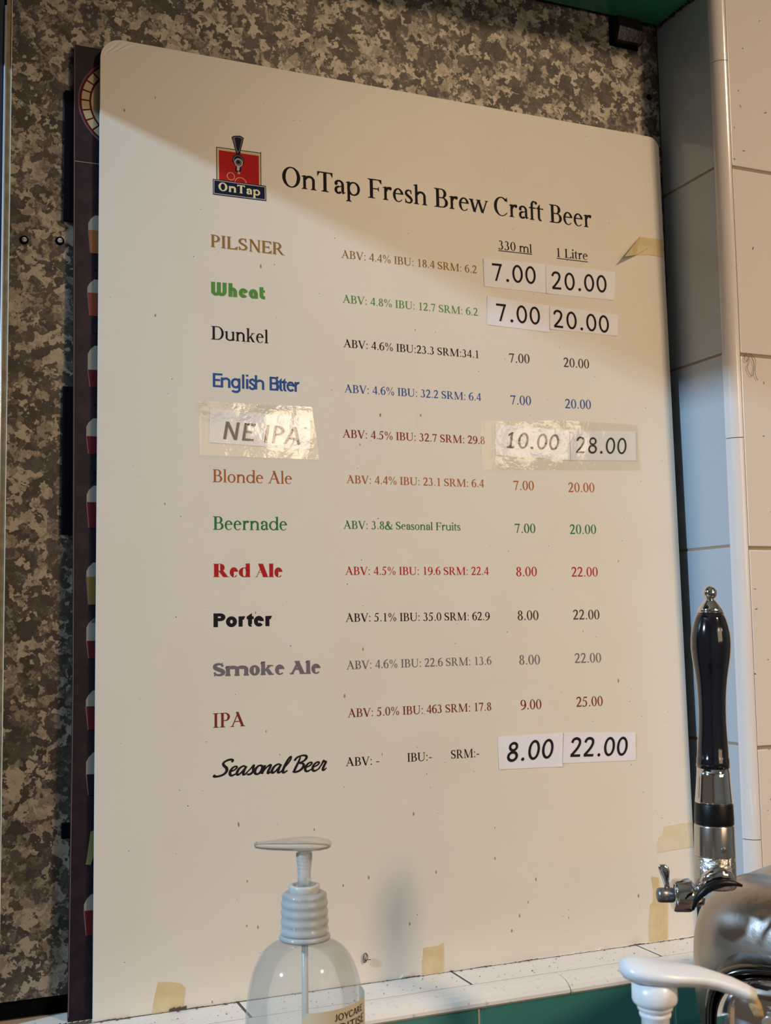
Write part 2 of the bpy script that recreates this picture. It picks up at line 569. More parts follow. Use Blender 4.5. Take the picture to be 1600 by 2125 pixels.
class Pen:
    def __init__(s, f):
        s.f, s.p = f, []

    def poly(s, *pts):
        s.p.append(list(pts))

    def rect(s, x0, y0, x1, y1):
        s.p.append([(x0, y0), (x1, y0), (x1, y1), (x0, y1)])

    def line(s, x0, y0, x1, y1, w):     # bar with horizontal ends
        s.p.append([(x0 - w / 2, y0), (x0 + w / 2, y0), (x1 + w / 2, y1), (x1 - w / 2, y1)])

    def arc(s, cx, cy, rx, ry, a0, a1, st=None, h=None, n=None, taper=0):
        st = s.f.st if st is None else st
        h = s.f.h if h is None else h
        n = n or max(6, int(abs(a1 - a0) / 9))
        o = []
        for i in range(n + 1):
            t = i / n
            a = math.radians(a0 + (a1 - a0) * t)
            q = 1.0
            if taper and t > 1 - .35:
                q = 1 - (t - .65) / .35 * taper
            o.append(((cx + rx * math.cos(a), cy + ry * math.sin(a)), (cx + (rx - st * q) * math.cos(a), cy + (ry - h * q) * math.sin(a))))
        for i in range(n):
            s.p.append([o[i][0], o[i + 1][0], o[i + 1][1], o[i][1]])

    def stroke(s, pts, f=None, w0=None, w1=None, n=7):
        """pts (x,y,f) with f between hair (0) and stem (1)"""
        w0 = s.f.h if w0 is None else w0
        w1 = s.f.st if w1 is None else w1
        if s.f.sans and w0 == s.f.h:
            w0 = w1
        c = cat(pts, n)
        L = []
        for i, q in enumerate(c):
            a, b = c[max(i - 1, 0)], c[min(i + 1, len(c) - 1)]
            dx, dy = b[0] - a[0], b[1] - a[1]
            d = math.hypot(dx, dy) or 1
            w_ = (w0 + (w1 - w0) * max(0, q[2])) / 2
            L.append(((q[0] - dy / d * w_, q[1] + dx / d * w_), (q[0] + dy / d * w_, q[1] - dx / d * w_)))
        for i in range(len(L) - 1):
            s.p.append([L[i][0], L[i + 1][0], L[i + 1][1], L[i][1]])

    def dot(s, x, y, r, ry=None):
        ry = ry or r
        s.p.append([(x + r * math.cos(2 * PI * k / 14), y + ry * math.sin(2 * PI * k / 14)) for k in range(14)])

    def foot(s, xl, xr, y=0, up=1, l=1, r=1):
        f = s.f
        if f.sans:
            return
        e, t, b = f.e, f.t * up, f.b * up
        s.p.append([(xl - e * l, y), (xr + e * r, y), (xr + e * r, y + t), (xl - e * l, y + t)])
        if l:
            s.p.append([(xl - e * l * .6, y + t), (xl, y + t), (xl, y + t + b)])
        if r:
            s.p.append([(xr + e * r * .6, y + t), (xr, y + t), (xr, y + t + b)])

    def flag(s, xl, xr, y):             # slanted top-left serif of lowercase stems
        f = s.f
        if f.sans:
            return
        s.p.append([(xl - f.e, y - f.t * 2.0), (xl - f.e, y - f.t * 1.0), (xr, y + 8), (xr, y - 50), (xl, y - 50)])

    def bowl(s, xs, yt, yb, xr, rmax=330):
        f = s.f
        r = min(rmax, xr - xs)
        hy = f.h if not f.sans else f.h
        xc = xr - r
        s.rect(xs, yt - hy, xc + 1, yt)
        s.rect(xs, yb, xc + 1, yb + hy)
        s.arc(xc, (yt + yb) / 2, r, (yt - yb) / 2, -90, 90, f.st, hy)


def glyph(ch, f):
    if ch.islower() and f.e:
        f = copy.copy(f)
        f.e *= .68
    g = Pen(f)
    C, X, A, s, L, h, e, K = f.cap, f.xh, f.asc, f.st, f.ls, f.h, f.e, f.k
    x0 = 18 + e if not f.sans else 75
    m = 24 if f.sans else 8
    adv = 500
    if ch == ' ':
        return [], 250 * K
    if ch == 'I':
        g.rect(x0, 0, x0 + s, C)
        g.foot(x0, x0 + s)
        g.foot(x0, x0 + s, C, -1)
        adv = x0 + s + e + 18 + (55 if f.sans else 0)
    elif ch in 'BDPR':
        g.rect(x0, 0, x0 + s, C)
        g.foot(x0, x0 + s, 0, 1, 1, 0 if ch in 'BD' else 1)
        g.foot(x0, x0 + s, C, -1, 1, 0)
        xm = x0 + s * .5
        if ch == 'D':
            xr = x0 + s + 470 * K
            g.bowl(xm, C, 0, xr)
            adv = xr + 28
        elif ch == 'B':
            g.bowl(xm, C, C * .52 - h * .5, x0 + s + 300 * K, 200)
            g.bowl(xm, C * .52 + h * .5, 0, x0 + s + 355 * K, 225)
            adv = x0 + s + 355 * K + 34
        else:
            xr = x0 + s + 300 * K
            g.bowl(xm, C, C * .43, xr, 215)
            adv = xr + 30
            if ch == 'R':
                xb = x0 + s + 385 * K
                w_ = s * 1.12
                g.line(xb - w_ * .15, 0, x0 + s + 110 * K, C * .48, w_)
                if not f.sans:
                    g.rect(xb - w_ * .6, 0, xb + w_ * .55 + 14, f.t)
                adv = xb + w_ * .55 + 16
    elif ch in 'FEL':
        g.rect(x0, 0, x0 + s, C)
        g.foot(x0, x0 + s, 0, 1, 1, 1 if ch == 'F' else 0)
        g.foot(x0, x0 + s, C, -1, 1, 1 if ch == 'L' else 0)
        xr = x0 + s + (330 if ch != 'L' else 360) * K
        hh = h
        if ch != 'L':
            g.rect(x0, C - hh, xr, C)
            g.rect(x0, C * .5 - hh * .4, x0 + s + 230 * K, C * .5 + hh * .6)
            if not f.sans:
                g.poly((xr - 110, C - hh), (xr, C), (xr + 6, C - 150), (xr - 16, C - 150))
                xq = x0 + s + 230 * K
                g.poly((xq - 60, C * .5), (xq - 18, C * .5 + 80), (xq, C * .5 + 80), (xq, C * .5 - 80), (xq - 18, C * .5 - 80))
        if ch != 'F':
            g.rect(x0, 0, xr, hh)
            if not f.sans:
                g.poly((xr - 130, hh), (xr - 20, 0), (xr, 0), (xr + 32, 165), (xr + 12, 165))
        adv = xr + (30 if ch != 'L' else 22)
        if f.sans:
            adv = xr + 30
    elif ch == 'T':
        wd = 570 * K
        g.rect(20, C - h * 1.05, 20 + wd, C)
        xc = 20 + wd / 2
        g.rect(xc - s / 2, 0, xc + s / 2, C)
        g.foot(xc - s / 2, xc + s / 2)
        if not f.sans:
            g.poly((20, C), (110, C - h), (40, C - 160), (22, C - 160))
            g.poly((20 + wd, C), (wd - 70, C - h), (wd, C - 160), (18 + wd, C - 160))
        adv = wd + 40
    elif ch == 'A':
        wd = 600 * K
        th, tk = (h * 1.3, s * 1.12) if not f.sans else (s * 1.05, s * 1.05)
        xl, xr = 70, 70 + wd - 20
        xa = (xl + xr) / 2
        if f.sans:
            xl, xr = 50, wd
            xa = (xl + xr) / 2
            g.line(xl, 0, xa - tk * .12, C, th)
            g.line(xr, 0, xa + tk * .12, C, tk)
            g.rect(xl + 60, C * .26, xr - 60, C * .26 + h * .9)
            adv = wd + 50
        else:
            top = C + 12
            g.line(xl + 10, 0, xa + tk * .15, top, th)
            g.line(xr - tk * .45, 0, xa - tk * .30, top, tk)
            g.rect(xl + (xa - xl) * .36, C * .33, xr - (xr - xa) * .42, C * .33 + h)
            g.foot(xl + 10 - th / 2, xl + 10 + th / 2, 0, 1, .9, .9)
            g.foot(xr - tk * .95, xr + tk * .05, 0, 1, .75, .6)
            adv = xr + e * .6 + 14
    elif ch == 'V':
        wd = 600 * K
        xc = 50 + wd / 2
        if f.sans:
            g.line(50, C, xc, 0, s)
            g.line(50 + wd - 40, C, xc, 0, s)
        else:
            g.line(60 + s * .5, C, xc + s * .2, -8, s * 1.12)
            g.line(50 + wd - 20, C, xc + s * .05, -8, h * 1.3)
            g.foot(60, 60 + s * 1.1, C, -1, .8, .8)
            g.foot(30 + wd - h * .6, 30 + wd + h * .6, C, -1, .9, .8)
        adv = wd + 95
    elif ch == 'Y':
        xc = 300
        g.rect(xc - s / 2, 0, xc + s / 2, C * .45)
        g.line(xc, C * .38, 60, C, s * 1.15)
        g.line(xc, C * .38, 540, C, s * 1.15)
        adv = 560
    elif ch in 'MN':
        if f.sans:
            wd = (600 if ch == 'M' else 420) * K
            g.rect(x0, 0, x0 + s, C)
            g.rect(x0 + wd, 0, x0 + wd + s, C)
            if ch == 'N':
                g.line(x0 + s * .5, C, x0 + wd + s * .5, 0, s * 1.1)
            adv = x0 + wd + s + 70
        elif ch == 'M':
            th = h * 1.15
            a, b, c = x0 + 34, x0 + 340 * K, x0 + 640 * K
            g.rect(a, 0, a + th, C)
            g.line(a + s * .45, C, b, 10, s * 1.05)
            g.line(b, 10, c + s * .35, C, th)
            g.rect(c, 0, c + s, C)
            g.foot(a, a + th, 0, 1, 1, 1)
            g.foot(a, a + th, C, -1, 1, 0)
            g.foot(c, c + s)
            g.foot(c, c + s, C, -1, 0, 1)
            adv = c + s + e + 18
        else:
            th = h * 1.15
            a, c = x0 + 10, x0 + 500 * K
            g.rect(a, 0, a + th, C)
            g.line(a + s * .3, C, c - s * .2, -6, s * 1.15)
            g.rect(c - th, 0, c, C)
            g.foot(a, a + th)
            g.foot(a, a + th, C, -1, 1, 0)
            g.foot(c - th, c, C, -1)
            adv = c + e + 18
    elif ch == 'U':
        wd = 430 * K
        g.rect(x0, 210, x0 + s, C)
        g.foot(x0, x0 + s, C, -1)
        th = h * 1.1 if not f.sans else s
        xr = x0 + wd + s
        g.rect(xr - th, 210, xr, C)
        g.foot(xr - th, xr, C, -1)
        n = 16
        o = []
        for i in range(n + 1):
            a = PI + PI * i / n
            ww = s + (th - s) * i / n
            cx, rx = (x0 + xr) / 2, (xr - x0) / 2
            o.append(((cx + rx * math.cos(a), 212 + 226 * math.sin(a)), (cx + (rx - ww) * math.cos(a), 212 + (226 - h * 1.3) * math.sin(a))))
        for i in range(n):
            g.p.append([o[i][0], o[i + 1][0], o[i + 1][1], o[i][1]])
        adv = xr + (e + 16 if not f.sans else 70)
    elif ch == 'O':
        r = 328 * K
        g.arc(34 + r, C / 2, r, C / 2 + 14, 0, 360, s * 1.05, h, 44)
        adv = 2 * r + 68
    elif ch in 'CG':
        r = 318 * K
        g.arc(30 + r, C / 2, r, C / 2 + 14, 38, 322, s * 1.05, h * 1.05, 34, taper=.0 if f.sans else .55)
        if not f.sans:
            g.poly((30 + r * 1.72, C - 165), (30 + r * 1.80, C - 165), (30 + r * 1.76, C + 14), (30 + r * 1.71, C + 14), (30 + r * 1.60, C - 40))
        adv = 30 + r * 1.85 + 34
    elif ch == 'J':
        g.rect(190, 150, 190 + s, C)
        g.arc(190 + s - 140, 150, 140, 165, -150, 0, s, h)
        adv = 190 + s + 70
    elif ch == 'S':
        wd, q = 420 * K, .5 * h
        pts = [(.86, .74, 0), (.80, .90, .15), (.50, 1 - .02, .1), (.20, .90, .55), (.10, .74, .95), (.22, .60, 1), (.52, .49, 1.05), (.84, .37, 1.05), (.92, .23, 1), (.80, .085, .5), (.48, .02, .1), (.16, .10, .1), (.06, .27, 0)]
        g.stroke([(40 + wd * a, h * .5 * (1 - 2 * b) + C * b, c) for a, b, c in pts], w1=s * .95)
        if not f.sans:
            g.poly((40 + wd * .84, C * .70), (40 + wd * .90, C * .70), (40 + wd * .88, C + 12), (40 + wd * .84, C + 12), (40 + wd * .76, C * .92))
            g.poly((40 + wd * .03, C * .31), (40 + wd * .08, C * .31), (40 + wd * .18, C * .09), (40 + wd * .07, -12), (40 + wd * .03, -12))
        adv = 40 + wd * 1.0 + 55
    # ---- lowercase
    elif ch in 'nmhru':
        B = X - 170
        top = A if ch == 'h' else X
        if ch == 'u':
            wd = 250 * K
            xr = x0 + L + wd
            g.rect(x0, 140, x0 + L, X)
            g.flag(x0, x0 + L, X)
            g.rect(xr, 0 if f.sans else 25, xr + L, X)
            g.flag(xr, xr + L, X)
            if not f.sans:
                g.poly((xr, 0), (xr + L * .3, 0), (xr + L + e, 45), (xr + L + e, 62), (xr + L, 55))
                g.rect(xr, 0, xr + L * .35, 60)
            g.arc((x0 + xr + L) / 2, 150, (xr + L - x0) / 2, 162, 180, 330, L, h * 1.6 if not f.sans else L)
            adv = xr + L + e * .8 + 16 + (40 if f.sans else 0)
        else:
            g.rect(x0, 0, x0 + L, top)
            g.flag(x0, x0 + L, top)
            g.foot(x0, x0 + L)
            x = x0
            if ch == 'r':
                wd = 190 * K
                g.arc(x0 + L * .4 + wd * .75, X - 165, wd * .75, 175, 178, 62, L * .8, h * 2.2 if not f.sans else L)
                if not f.sans and f.ball:
                    g.dot(x0 + L + wd * .72, X - 45, L * .62)
                adv = x0 + L + wd + 22
            else:
                wd = (225 if ch != 'm' else 215) * K
                for _ in range(2 if ch == 'm' else 1):
                    xr = x + L + wd
                    g.rect(xr, 0, xr + L, X - 155)
                    g.foot(xr, xr + L)
                    g.arc((x + xr + L) / 2 + L * .12, X - 160, (xr + L - x) / 2 - L * .12, 170, 168, 0, L, h * 1.9 if not f.sans else L)
                    x = xr
                adv = xr + L + e + 14 + (40 if f.sans else 0)
    elif ch in 'bdp':
        rx, ry = 200 * K + s * .35, X / 2 + 9
        if ch == 'd':
            cx = 28 + rx
            xs = cx + rx - L * 1.02
            g.arc(cx, X / 2, rx, ry, 0, 360, L, h * 1.25 if not f.sans else L, 34)
            g.rect(xs, 0, xs + L, A)
            g.flag(xs, xs + L, A)
            if not f.sans:
                g.poly((xs + L, 0), (xs + L + e * .8, 42), (xs + L + e * .8, 60), (xs + L, 56))
            adv = xs + L + e * .7 + 14 + (40 if f.sans else 0)
        else:
            cx = x0 + rx - 4
            g.arc(cx, X / 2, rx, ry, 0, 360, L, h * 1.25 if not f.sans else L, 34)
            lo = -217 if ch == 'p' else 0
            g.rect(x0, lo, x0 + L, A if ch == 'b' else X)
            g.flag(x0, x0 + L, A if ch == 'b' else X)
            if ch == 'p':
                g.foot(x0, x0 + L, lo)
            adv = cx + rx + 28
    elif ch == 'g':
        rx = 190 * K + s * .3
        cx = 28 + rx
        g.arc(cx, X / 2, rx, X / 2 + 8, 0, 360, L, L, 30)
        xs = cx + rx - L
        g.rect(xs, -60, xs + L, X)
        g.arc(cx, -60, rx, 165, 205, 360, L, L)
        adv = xs + L + 60
    elif ch == 'o':
        rx = 222 * K
        g.arc(28 + rx, X / 2, rx, X / 2 + 12, 0, 360, L * 1.02, h * 1.1 if not f.sans else L, 34)
        adv = 2 * rx + 56
    elif ch == 'e':
        rx = 205 * K
        cx, cy = 26 + rx, X / 2
        g.arc(cx, cy, rx, X / 2 + 12, 14 if not f.sans else 0, 322, L, h * 1.25 if not f.sans else L, 34, taper=.0 if f.sans else .6)
        hh = h if not f.sans else min(L * .8, X * .17)
        g.rect(cx - rx + L * .7, X * .56, cx + rx * (.93 if not f.sans else .95), X * .56 + hh)
        if not f.sans:
            g.arc(cx, X * .56, rx, X * .44 + 12, 0, 30, L * .95, h * 1.2)
        else:
            g.arc(cx, cy, rx, X / 2 + 12, 0, 14, L, L)
        adv = cx + rx + 26
    elif ch == 'c':
        rx = 200 * K
        g.arc(26 + rx, X / 2, rx, X / 2 + 12, 45, 320, L, h * 1.2)
        adv = 2 * rx + 40
    elif ch == 'a':
        wd = 270 * K
        xs = 34 + wd
        hh = h * 1.5 if not f.sans else L
        g.rect(xs, 55 if not f.sans else 0, xs + L, X - 140)
        g.arc(xs + L - (wd * .5 + L * .5), X - 150, wd * .5 + L * .5, 162, 0, 158, L, hh)
        if not f.sans and f.ball:
            g.dot(34 + L * .75, X - 118, L * .60)
        g.arc(xs - wd * .40, 128, wd * .56, 138, 68, 330, L * 1.05, h * 1.6 if not f.sans else L)
        g.line(xs - wd * .22, X * .50, xs + 10, X * .60, 70)
        if not f.sans:
            g.poly((xs, 130), (xs + L * .4, -6), (xs + L + e * .9, 40), (xs + L + e * .9, 66), (xs + L, 62), (xs + L, 140))
        adv = xs + L + e * .6 + 20 + (35 if f.sans else 0)
    elif ch == 's':
        wd = 290 * K
        pts = [(.86, .76, .0), (.76, .92, .2), (.48, .975, .15), (.20, .87, .7), (.16, .70, .9), (.40, .56, 1), (.72, .42, 1), (.90, .25, .95), (.78, .09, .5), (.48, .025, .15), (.18, .10, .2), (.06, .28, 0)]
        g.stroke([(34 + wd * a, X * b, c) for a, b, c in pts], w1=L * .95)
        if not f.sans:
            g.poly((34 + wd * .82, X * .69), (34 + wd * .90, X * .69), (34 + wd * .86, X + 10), (34 + wd * .80, X + 10), (34 + wd * .7, X * .9))
            g.poly((34 + wd * .02, X * .33), (34 + wd * .09, X * .33), (34 + wd * .2, X * .1), (34 + wd * .07, -10), (34 + wd * .02, -10))
        adv = 34 + wd + 36
    elif ch == 't':
        x = 70 if not f.sans else 45
        g.rect(x, 110, x + L, X + 10)
        g.poly((x, X), (x + L, X), (x + L, X + 140), (x + L - 14, X + 140), (x - 10, X + 20))
        hh = h * 1.1 if not f.sans else L * .85
        g.rect(x - 56, X - hh, x + L + (150 if not f.sans else 70) * K, X)
        g.arc(x + 115, 118, 115, 130, 180, 300, L, h * 1.7 if not f.sans else L)
        adv = x + L + (135 if not f.sans else 85) * K
    elif ch == 'f':
        x = 100
        g.rect(x, 0, x + L, A - 150)
        g.foot(x, x + L)
        hh = h * 1.1 if not f.sans else L * .85
        g.rect(22, X - hh, x + L + 120, X)
        g.arc(x + 145, A - 160, 145, 172, 180, 62, L, h * 1.5 if not f.sans else L)
        if not f.sans:
            g.dot(x + 235, A - 62, L * .55)
        adv = 333 * K
    elif ch in 'il':
        top = X if ch == 'i' else A
        g.rect(x0, 0, x0 + L, top)
        g.flag(x0, x0 + L, top)
        g.foot(x0, x0 + L)
        if ch == 'i':
            if f.sans:
                g.rect(x0, A - 90, x0 + L, A)
            else:
                g.dot(x0 + L * .5, A - 55, L * .62)
        adv = x0 + L + e + 18 + (45 if f.sans else 0)
    elif ch == 'k':
        g.rect(x0, 0, x0 + L, A)
        g.flag(x0, x0 + L, A)
        g.foot(x0, x0 + L)
        th = h * 1.3 if not f.sans else L
        xr = x0 + L + 220 * K
        g.line(x0 + L * .9, X * .40, xr, X, th * 1.2)
        g.line(xr + L * .2, 0, x0 + L + 75 * K, X * .62, L * 1.15)
        g.foot(xr - th, xr + th, X, -1, .9, .6)
        g.foot(xr + L * .2 - L * .5, xr + L * .8, 0, 1, .3, .5)
        adv = xr + L + e * .4 + 12
    elif ch == 'w':
        w_ = [(20 + L * .5, X), (210 * K, 0), (370 * K, X), (540 * K, 0), (715 * K, X)]
        th = h * 1.4 if not f.sans else L
        for i in range(4):
            (a, b), (c, d) = w_[i], w_[i + 1]
            g.line(a, b, c, d, L * 1.1 if i % 2 == 0 else th)
        if not f.sans:
            for i in (0, 2, 4):
                q = L * .5 if i < 4 else th * .5
                g.foot(w_[i][0] - q, w_[i][0] + q, X, -1, .8, .8)
        adv = 740 * K
    # ---- figures
    elif ch == '0':
        g.arc(250, 338, 222, 345, 0, 360, s * .92, h * (1.0 if f.sans else .9), 36)
    elif ch == '1':
        c = 262
        g.rect(c - s * .45, 0, c + s * .45, 670)
        if f.sans:
            g.poly((c, 670), (c - 150, 575), (c - 150, 490), (c, 585))
            g.rect(c - 150, 0, c + 160, h)
        else:
            g.foot(c - s * .45, c + s * .45, 0, 1, 1.2, 1.2)
            g.poly((c, 676), (c - 150, 600), (c - 150, 586), (c - s * .45, 600))
    elif ch == '2':
        g.stroke([(58, 500, .2), (110, 608, .55), (215, 650, .55), (330, 610, .95), (372, 500, 1), (325, 360, .9), (215, 210, .6), (75, h * .5 + 20, .3)], w1=s * .92)
        b = h if f.sans else s * .72
        g.rect(40, 0, 430, b)
        if not f.sans:
            g.poly((380, b * .4), (430, 0), (472, 140), (455, 140))
    elif ch == '3':
        g.arc(215, 508, 165, 168, 150, -78, s * .9, h * 1.1)
        g.arc(200, 186, 220, 200, 84, -140, s * .95, h * 1.1)
        if not f.sans:
            g.dot(70, 60, s * .42)
    elif ch == '4':
        g.rect(295, 0, 295 + s * .9, 672)
        g.line(40, 170, 330, 655, h * 1.3 if not f.sans else s)
        g.rect(18, 150, 470, 150 + (h * 1.6 if not f.sans else s * .9))
    elif ch == '5':
        g.poly((150, 590), (410, 590), (435, 676), (165, 676))
        g.line(100, 380, 165, 660, h * 1.2 if not f.sans else s)
        g.arc(190, 215, 225, 225, 112, -128, s * .95, h * 1.3)
        if not f.sans:
            g.dot(65, 50, s * .42)
    elif ch in '69':
        g.arc(252, 212, 218, 224, 0, 360, s * .92, h, 34)
        g.stroke([(34 + s * .42, 225, 1), (70, 400, .95), (170, 560, .7), (300, 640, .35), (435, 668, 0)], w1=s * .92)
        if ch == '9':
            g.p = [[(500 - x, 662 - y) for x, y in q] for q in g.p]
    elif ch == '7':
        b = h if f.sans else s * .72
        g.rect(38, 662 - b, 450, 662)
        g.line(190, 0, 450 - s * .42, 655, s * .88 if f.sans else s * .62)
        if not f.sans:
            g.poly((38, 662), (100, 662 - b), (40, 520), (22, 530))
    elif ch == '8':
        g.arc(250, 505, 175, 168, 0, 360, s * .88, h, 30)
        g.arc(250, 176, 208, 188, 0, 360, s * .95, h * 1.05, 32)
    elif ch == '.':
        g.dot(125, 50, 52 if not f.sans else 60)
        adv = 250
    elif ch == ':':
        g.dot(139, 50, 52)
        g.dot(139, 405, 52)
        adv = 278
    elif ch == "'":
        g.line(70, 520, 90, 680, 50)
        adv = 140
    elif ch == '-':
        g.rect(39, 190, 290, 250)
        adv = 333
    elif ch == '%':
        g.arc(195, 500, 135, 170, 0, 360, s * .6, h, 24)
        g.arc(640, 160, 135, 170, 0, 360, s * .6, h, 24)
        g.line(210, -14, 625, 676, h * 1.3)
        adv = 833
    elif ch == '&':
        g.stroke([(690, 400, 0), (640, 260, .2), (520, 90, .4), (330, 10, .4), (130, 50, .8), (80, 190, 1), (190, 320, .7), (350, 420, .3), (430, 540, .6), (360, 650, .3), (260, 600, .8), (250, 480, 1), (360, 280, 1.05), (520, 100, 1), (640, 30, .5), (740, 90, 0)])
        g.rect(560, 395, 750, 415)
        adv = 778
    if ch in '0123456789':
        adv = 500
    return g.p, adv


def brush(ch, f):
    """joined brush-script letters"""
    g = Pen(f)
    st = lambda p: g.stroke(p, w0=44, w1=f.st)
    if ch == 'S':
        st([(505, 560, .5), (520, 640, .9), (440, 680, .9), (300, 640, .8), (215, 540, .8), (260, 440, 1), (370, 330, 1.15), (400, 190, 1.1), (310, 60, .9), (140, 0, .8), (10, 10, 1), (30, 80, .6)])
        return g.p, 470
    if ch == 'B':
        st([(200, 640, .2), (170, 420, .8), (120, 190, 1), (90, 10, .9)])
        st([(20, 480, .6), (60, 600, .8), (210, 690, .6), (370, 690, .8), (430, 600, 1), (370, 470, .8), (220, 380, .5), (350, 350, .7), (400, 230, 1.1), (310, 70, 1), (150, 0, .8), (40, 40, .4)])
        return g.p, 420
    if ch == 'e':
        st([(40, 160, .3), (190, 230, .5), (260, 330, .5), (210, 385, .5), (110, 320, .8), (60, 170, 1), (90, 40, .9), (170, 5, .8), (290, 80, .3), (330, 130, .1)])
        return g.p, 270
    if ch == 'a':
        st([(300, 340, .3), (210, 380, .6), (90, 290, .9), (40, 120, 1), (90, 20, .8), (190, 110, .5), (300, 330, .4)])
        st([(320, 370, .7), (270, 180, 1), (280, 30, .9), (350, 30, .5), (410, 120, .1)])
        return g.p, 350
    if ch == 's':
        st([(0, 60, .1), (120, 220, .3), (220, 400, .5), (230, 260, .8), (250, 130, 1), (170, 20, .9), (60, 20, .6)])
        return g.p, 265
    if ch == 'o':
        st([(230, 370, .5), (120, 340, .8), (50, 190, 1), (80, 40, .9), (190, 10, .8), (270, 130, .9), (280, 290, .8), (210, 375, .5), (330, 300, .2)])
        return g.p, 300
    if ch == 'n':
        st([(60, 370, .8), (50, 190, 1), (20, 0, .9)])
        st([(30, 60, .2), (130, 260, .4), (240, 370, .7), (270, 300, .9), (230, 110, 1), (250, 15, .9), (360, 100, .1)])
        return g.p, 320
    if ch == 'l':
        st([(20, 60, .1), (180, 330, .3), (270, 560, .4), (250, 680, .5), (180, 560, .8), (110, 290, 1), (90, 80, 1), (140, 5, .8), (260, 90, .2)])
        return g.p, 220
    if ch == 'r':
        st([(0, 60, .1), (90, 250, .4), (140, 430, .8), (160, 385, .7), (235, 365, .8), (195, 190, 1), (185, 40, .8), (230, 15, .6), (310, 110, .1)])
        return g.p, 250
    return [], 190


def bau(ch, f):
    """very heavy rounded letters"""
    g = Pen(f)
    s = f.st
    if ch == 'W':
        for x in (20, 290):
            g.rect(x, 170, x + s, 662)
        g.rect(560, 170, 560 + s, 662)
        for x in (20, 290):
            g.arc(x + 225, 200, 225, 205, 180, 360, s, 150, 18)
            g.arc(x + 225, 200, 230 - s * .9, 160, 180, 360, 30, 60, 18)
        return g.p, 560 + s + 70
    if ch == 'h':
        g.rect(20, 0, 20 + s, 662)
        g.arc(225, 235, 205, 225, 0, 175, s, 165, 20)
        g.rect(430 - s, 0, 430, 240)
        return g.p, 490
    if ch == 'e':
        g.arc(240, 225, 220, 235, 20, 322, s, 165, 30)
        g.poly((240, 190), (455, 290), (430, 380), (240, 260))
        return g.p, 480
    if ch == 'a':
        g.arc(240, 225, 220, 235, 0, 270, s, 165, 30)
        g.rect(460 - s, 0, 460, 240)
        g.rect(220, 0, 300, 130)
        return g.p, 520
    if ch == 't':
        g.rect(20, 150, 20 + s, 590)
        g.rect(20, 330, 290, 440)
        g.arc(210, 190, 190, 190, 180, 270, s, 160, 12)
        g.rect(208, 0, 290, 158)
        return g.p, 300
    return [], 250


FONTS = {
    'times': Font(120, 40, 101, 80, 25, 455),
    'timesn': Font(100, 38, 86, 66, 20, 430, k=.92),
    'pilsner': Font(104, 46, 94, 44, 24, 450, k=.9, track=22),
    'english': Font(112, 98, 110, 0, xh=480, k=1.0, track=-62),
    'fat': Font(235, 24, 212, 48, 22, 480, k=1.06, b=10, track=-14),
    'black': Font(185, 150, 172, 0, xh=500, k=1.05, track=-34),
    'cooper': Font(205, 92, 190, 40, 66, 500, k=1.1, b=45, track=-12),
    'cal': Font(92, 82, 90, 0, k=.95, track=55),
    'cali': Font(104, 90, 100, 0, k=.92, shear=.16, track=30),
    'cali2': Font(86, 74, 84, 0, k=.95, shear=.10, track=50),
    'slab': Font(150, 80, 135, 30, 60, 470, k=.95, b=10, track=40),
    'futura': Font(88, 80, 88, 0, k=.9),
    'brush': Font(98, 30, 98, 0, shear=.22),
    'wheat': Font(190, 150, 190, 0),
}


def layout(text, fn):
    f = FONTS[fn]
    fun = {'brush': brush, 'wheat': bau}.get(fn, glyph)
    x, polys = 0, []
    prev = ''
    for ch in text:
        ps, adv = fun(ch, f)
        if fn == 'english':
            x += {'En': -120, 'Bi': -200, 'sh': -70, 'er': -60}.get(prev + ch, 0)
        prev = ch
        for q in ps:
            polys.append([(px + x + py * f.shear, py) for px, py in q])
        x += adv + f.track
    xs = [p[0] for q in polys for p in q]
    a, b = min(xs), max(xs)
    return [[((px - a) / (b - a), py / 662) for px, py in q] for q in polys]


def letters(name, text, fn, m, u0, v0, u1, v1, cap, parent, y=-.00008, extra=(0, 0), bend=None):
    """flat print from (u0,v0) to (u1,v1) on the local x/z plane"""
    du, dv = u1 - u0, v1 - v0
    vs, fs = [], []
    for i, q in enumerate(layout(text, fn)):
        n = len(vs)
        lift = (i % 16) * 2e-6       # overlapping strokes never share a plane
        # drop degenerate pieces, keep one winding so that every face looks outwards
        ar = sum(q[i][0] * q[(i + 1) % len(q)][1] - q[(i + 1) % len(q)][0] * q[i][1] for i in range(len(q)))
        if ar < 0:
            q = q[::-1]
        for a, b in q:
            p = (u0 + du * a + extra[0], y - lift, v0 + dv * a + b * cap + extra[1])
            vs.append(bend(p) if bend else p)
        fs.append(tuple(range(n, len(vs))))
    return mesh(name, vs, fs, m, parent)


def disc(cx, cz, r, n=28, y=0):
    return [(cx + r * math.cos(2 * PI * k / n), y, cz + r * math.sin(2 * PI * k / n)) for k in range(n)]


